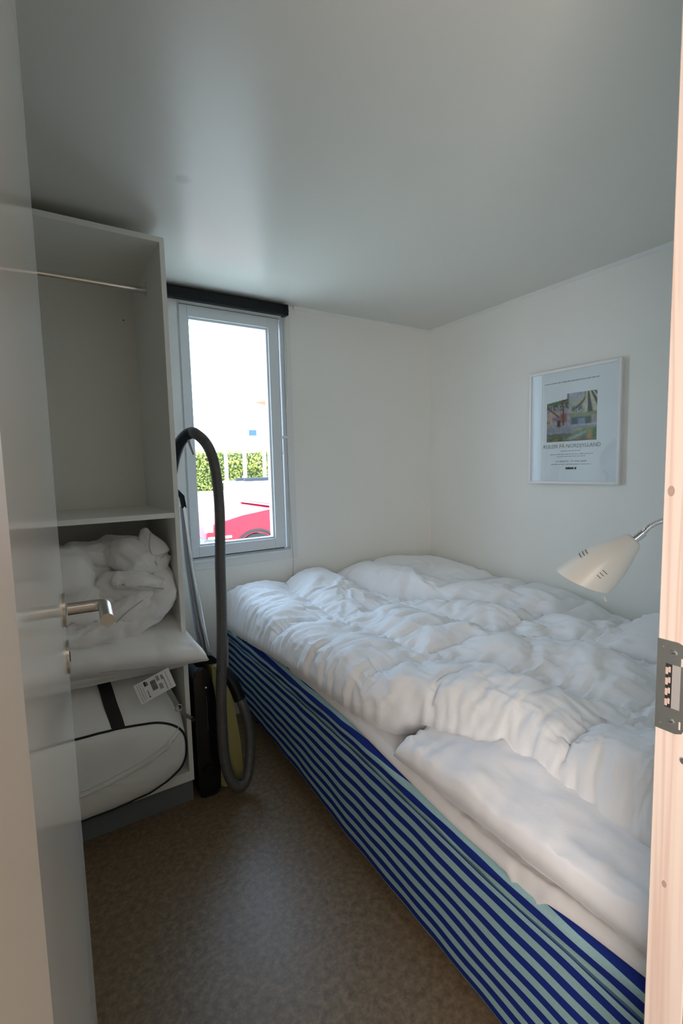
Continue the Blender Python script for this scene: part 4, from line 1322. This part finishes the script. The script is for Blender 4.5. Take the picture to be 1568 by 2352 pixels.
body(low, cy0, cy1, 'body', m_red, .035)
# greenhouse tapering upwards
b = B()
gp0 = [(1.05, .985), (1.85, 1.36), (2.95, 1.38), (3.72, 1.01)]
for s_ in (0,):
    v0 = [b.bm.verts.new((cx + x, cy0 + .04 + .16 * max(0, (z - 1.0) / .4), GZ + z)) for x, z in gp0]
    v1 = [b.bm.verts.new((cx + x, cy1 - .04 - .16 * max(0, (z - 1.0) / .4), GZ + z)) for x, z in gp0]
    b.bm.faces.new(v0); b.bm.faces.new(v1[::-1])
    for i in range(4):
        b.bm.faces.new((v0[i], v0[(i + 1) % 4], v1[(i + 1) % 4], v1[i]))
bmesh.ops.bevel(b.bm, geom=b.bm.edges[:], offset=.03, segments=3, affect='EDGES')
b.build('roof_and_pillars', m_red, car, auto=40)
def pane(pts, name):
    b = B()
    v = [b.bm.verts.new(p) for p in pts]
    f = b.bm.faces.new(v)
    r = bmesh.ops.extrude_face_region(b.bm, geom=[f])
    bmesh.ops.translate(b.bm, vec=(-.012, -.012, .012), verts=[e for e in r['geom'] if isinstance(e, bmesh.types.BMVert)])
    return b.build(name, m_cglass, car)
pane([(cx + 1.14, cy0 + .10, GZ + 1.015), (cx + 1.14, cy1 - .10, GZ + 1.015), (cx + 1.80, cy1 - .22, GZ + 1.335), (cx + 1.80, cy0 + .22, GZ + 1.335)], 'windscreen')
pane([(cx + 1.32, cy0 + .055, GZ + 1.04), (cx + 1.90, cy0 + .175, GZ + 1.31), (cx + 2.35, cy0 + .18, GZ + 1.32), (cx + 2.35, cy0 + .055, GZ + 1.04)], 'side_window')
pane([(cx + 2.42, cy0 + .055, GZ + 1.04), (cx + 2.42, cy0 + .18, GZ + 1.32), (cx + 2.90, cy0 + .18, GZ + 1.32), (cx + 3.45, cy0 + .055, GZ + 1.04)], 'side_window')
bp_ = B().prism(rounded([(cx - .05, GZ + .40), (cx + .34, GZ + .44), (cx + .37, GZ + .56), (cx - .02, GZ + .60), (cx - .07, GZ + .55)], .03), 'Y', cy0 - .025, cy1 + .025)
bp_.build('bumper', m_bump, car)
B().box((cx + .02, cy0 - .015, GZ + .585), (cx + .37, cy0 + .02, GZ + .625), .01).build('bumper_strip', mat('white_strip', (.8, .8, .8), .4), car)
B().box((cx - .012, cy0 - .012, GZ + .69), (cx + .10, cy0 + .08, GZ + .80), .012).build('headlamp', mat('clear_lamp_glass', (.75, .78, .8), .1), car)
B().prism([(cx + 1.20, GZ + .985), (cx + 1.34, GZ + .985), (cx + 1.36, GZ + 1.06), (cx + 1.28, GZ + 1.10)], 'Y', cy0 - .14, cy0 + .02).build('wing_mirror', m_tyre, car)
B().box((cx + 1.16, cy0 - .0015, GZ + .32), (cx + 1.167, cy0 + .01, GZ + .97)).build('door_gap', m_dark, car)
for x in (.76, 3.18):
    for yy in (cy0 + .02, cy1 - .22):
        w = B().cyl((cx + x, yy, GZ + .305), (cx + x, yy + .20, GZ + .305), .305, n=40).build('wheel', m_tyre, car, auto=30)
        B().cyl((cx + x, yy - .004, GZ + .305), (cx + x, yy + .02, GZ + .305), .20, n=32).build('wheel_hub', m_chrome, w, auto=30)
    b = B()
    rim = [(cx + x + (.365) * math.cos(a), cy0 - .004, GZ + .30 + .365 * math.sin(a)) for a in np.linspace(math.pi, 0, 24)]
    b.tube(rim, .022, 8).build('arch_trim', m_tyre, car, True)

# white trailer with dark bars behind the car
tr = empty('white_trailer', (5.6, 12.0, -.2), 'low white trailer with dark bars on its lid, parked beyond the red car', 'trailer')
m_tw = mat('white_trailer_panel', (.80, .80, .80), .5)
TZ = -.21
B().box((4.35, 11.2, TZ + .40), (6.6, 12.8, TZ + 1.16), .04).build('box_body', m_tw, tr)
B().box((4.32, 11.17, TZ + 1.161), (6.63, 12.83, TZ + 1.22), .02).build('lid', m_tw, tr)
for yy in (11.3, 11.9):
    B().box((4.40, yy, TZ + 1.221), (6.2, yy + .12, TZ + 1.30), .015).build('roof_bar', mat('dark_grey_bar', (.02, .023, .03), .7), tr)
for yy in (11.16, 12.66):
    B().cyl((5.5, yy, TZ + .30), (5.5, yy + .18, TZ + .30), .30, n=32).build('wheel', m_tyre, tr, auto=30)
B().box((3.6, 11.95, TZ + .40), (4.4, 12.05, TZ + .48), .01).build('drawbar', m_zinc, tr)
B().cyl((3.7, 12.0, TZ + .0), (3.7, 12.0, TZ + .44), .03, n=14).build('jockey_wheel', m_zinc, tr)

# white posts with a beam
pg = empty('white_pergola', (8.0, 19, -.1), 'open white post and beam structure in front of the hedge', 'pergola')
m_wp = mat('white_painted_timber', (.85, .85, .85), .5)
for x in (6.62, 7.42, 8.30, 9.2):
    B().box((x - .06, 18.94, -.085), (x + .06, 19.06, 2.10), .008, 1).build('post', m_wp, pg)
B().box((6.5, 18.9, 2.10), (9.6, 19.1, 2.62), .01, 1).build('beam', m_wp, pg)

# house at the right edge with an orange eave and a blue notice
hs = empty('white_house', (14, 31, .1), 'white house with orange-brown eave and small blue window beyond the hedge', 'house')
B().box((12.9, 33, .1), (22, 42, 5.9), 0).build('wall', mat('white_render', (.88, .88, .88), .8), hs)
B().prism([(13.2, 6.55), (13.25, 6.62), (22.6, 7.4), (22.6, 5.9), (15.2, 5.9)], 'Y', 32.3, 42.6).build('roof', mat('white_roof_felt', (.85, .85, .85), .8), hs)
B().prism([(13.55, 6.02), (14.9, 6.28), (22.6, 6.4), (22.6, 5.5), (14.9, 5.78)], 'Y', 32.1, 32.28).build('eave_board', mat('orange_brown_eave', rs(150, 96, 60), .8), hs)
B().box((13.3, 32.9, 3.75), (13.85, 33.0, 4.15)).build('window', mat('blue_pane', rs(40, 78, 150), .4), hs)
B().cyl((13.0, 32.85, 3.1), (13.0, 33.0, 3.1), .14, n=16).build('wall_lamp', mat('brown_wall_lamp', rs(120, 60, 40), .6), hs)

# hedge: leafy body, a crown of small leaves
hg = empty('hedge', (11, 30, 0), 'yellow-green clipped hedge across the yard outside the window', 'hedge')
m_leaf = bpy.data.materials.new('hedge_leaves'); m_leaf.use_nodes = True
nt = m_leaf.node_tree
at = nt.nodes.new('ShaderNodeAttribute'); at.attribute_name = 'leaf'
r_ = nt.nodes.new('ShaderNodeValToRGB')
r_.color_ramp.elements[0].color = (*rs(90, 106, 34), 1)
r_.color_ramp.elements[1].color = (*rs(188, 184, 88), 1)
nt.links.new(at.outputs['Fac'], r_.inputs[0]); nt.links.new(r_.outputs[0], nt.nodes['Principled BSDF'].inputs['Base Color'])
nt.nodes['Principled BSDF'].inputs['Roughness'].default_value = .6
rng = np.random.RandomState(4)
N = 12000
X = rng.uniform(4, 18, N); Y = 28.2 + rng.rand(N) ** 2 * 1.6
top_h = 2.45 + .10 * perlin(X * 1.1, X * 0, 81)
Z = .05 + rng.rand(N) * (top_h - .05)
Y += .25 * perlin(X * 1.5, Z * 1.5, 82)
a = rng.rand(N, 3) * 2 * np.pi
verts = []; faces = []; vals = []
sz = rng.uniform(.06, .12, N)
d1 = rng.randn(N, 3); d1 /= np.linalg.norm(d1, axis=1)[:, None]
d2 = rng.randn(N, 3); d2 -= d1 * (d1 * d2).sum(1)[:, None]; d2 /= np.linalg.norm(d2, axis=1)[:, None]
cN = np.stack([X, Y, Z], 1)
V_ = np.stack([cN + d1 * sz[:, None], cN + d2 * sz[:, None] * .5, cN - d1 * sz[:, None], cN - d2 * sz[:, None] * .5], 1).reshape(-1, 3)
me = bpy.data.meshes.new('leaves')
me.from_pydata(V_.tolist(), [], [(4 * i, 4 * i + 1, 4 * i + 2, 4 * i + 3) for i in range(N)])
la = me.attributes.new('leaf', 'FLOAT', 'POINT')
val = np.clip(.5 + .8 * perlin(X * .9, Z * 1.2, 83) + .3 * rng.randn(N) * .6 + .12 * (Z - 1.2), 0, 1)
la.data.foreach_set('value', np.repeat(val, 4))
lo_ = link_mesh('leaves', me, m_leaf, hg)
lo_['kind'] = 'stuff'
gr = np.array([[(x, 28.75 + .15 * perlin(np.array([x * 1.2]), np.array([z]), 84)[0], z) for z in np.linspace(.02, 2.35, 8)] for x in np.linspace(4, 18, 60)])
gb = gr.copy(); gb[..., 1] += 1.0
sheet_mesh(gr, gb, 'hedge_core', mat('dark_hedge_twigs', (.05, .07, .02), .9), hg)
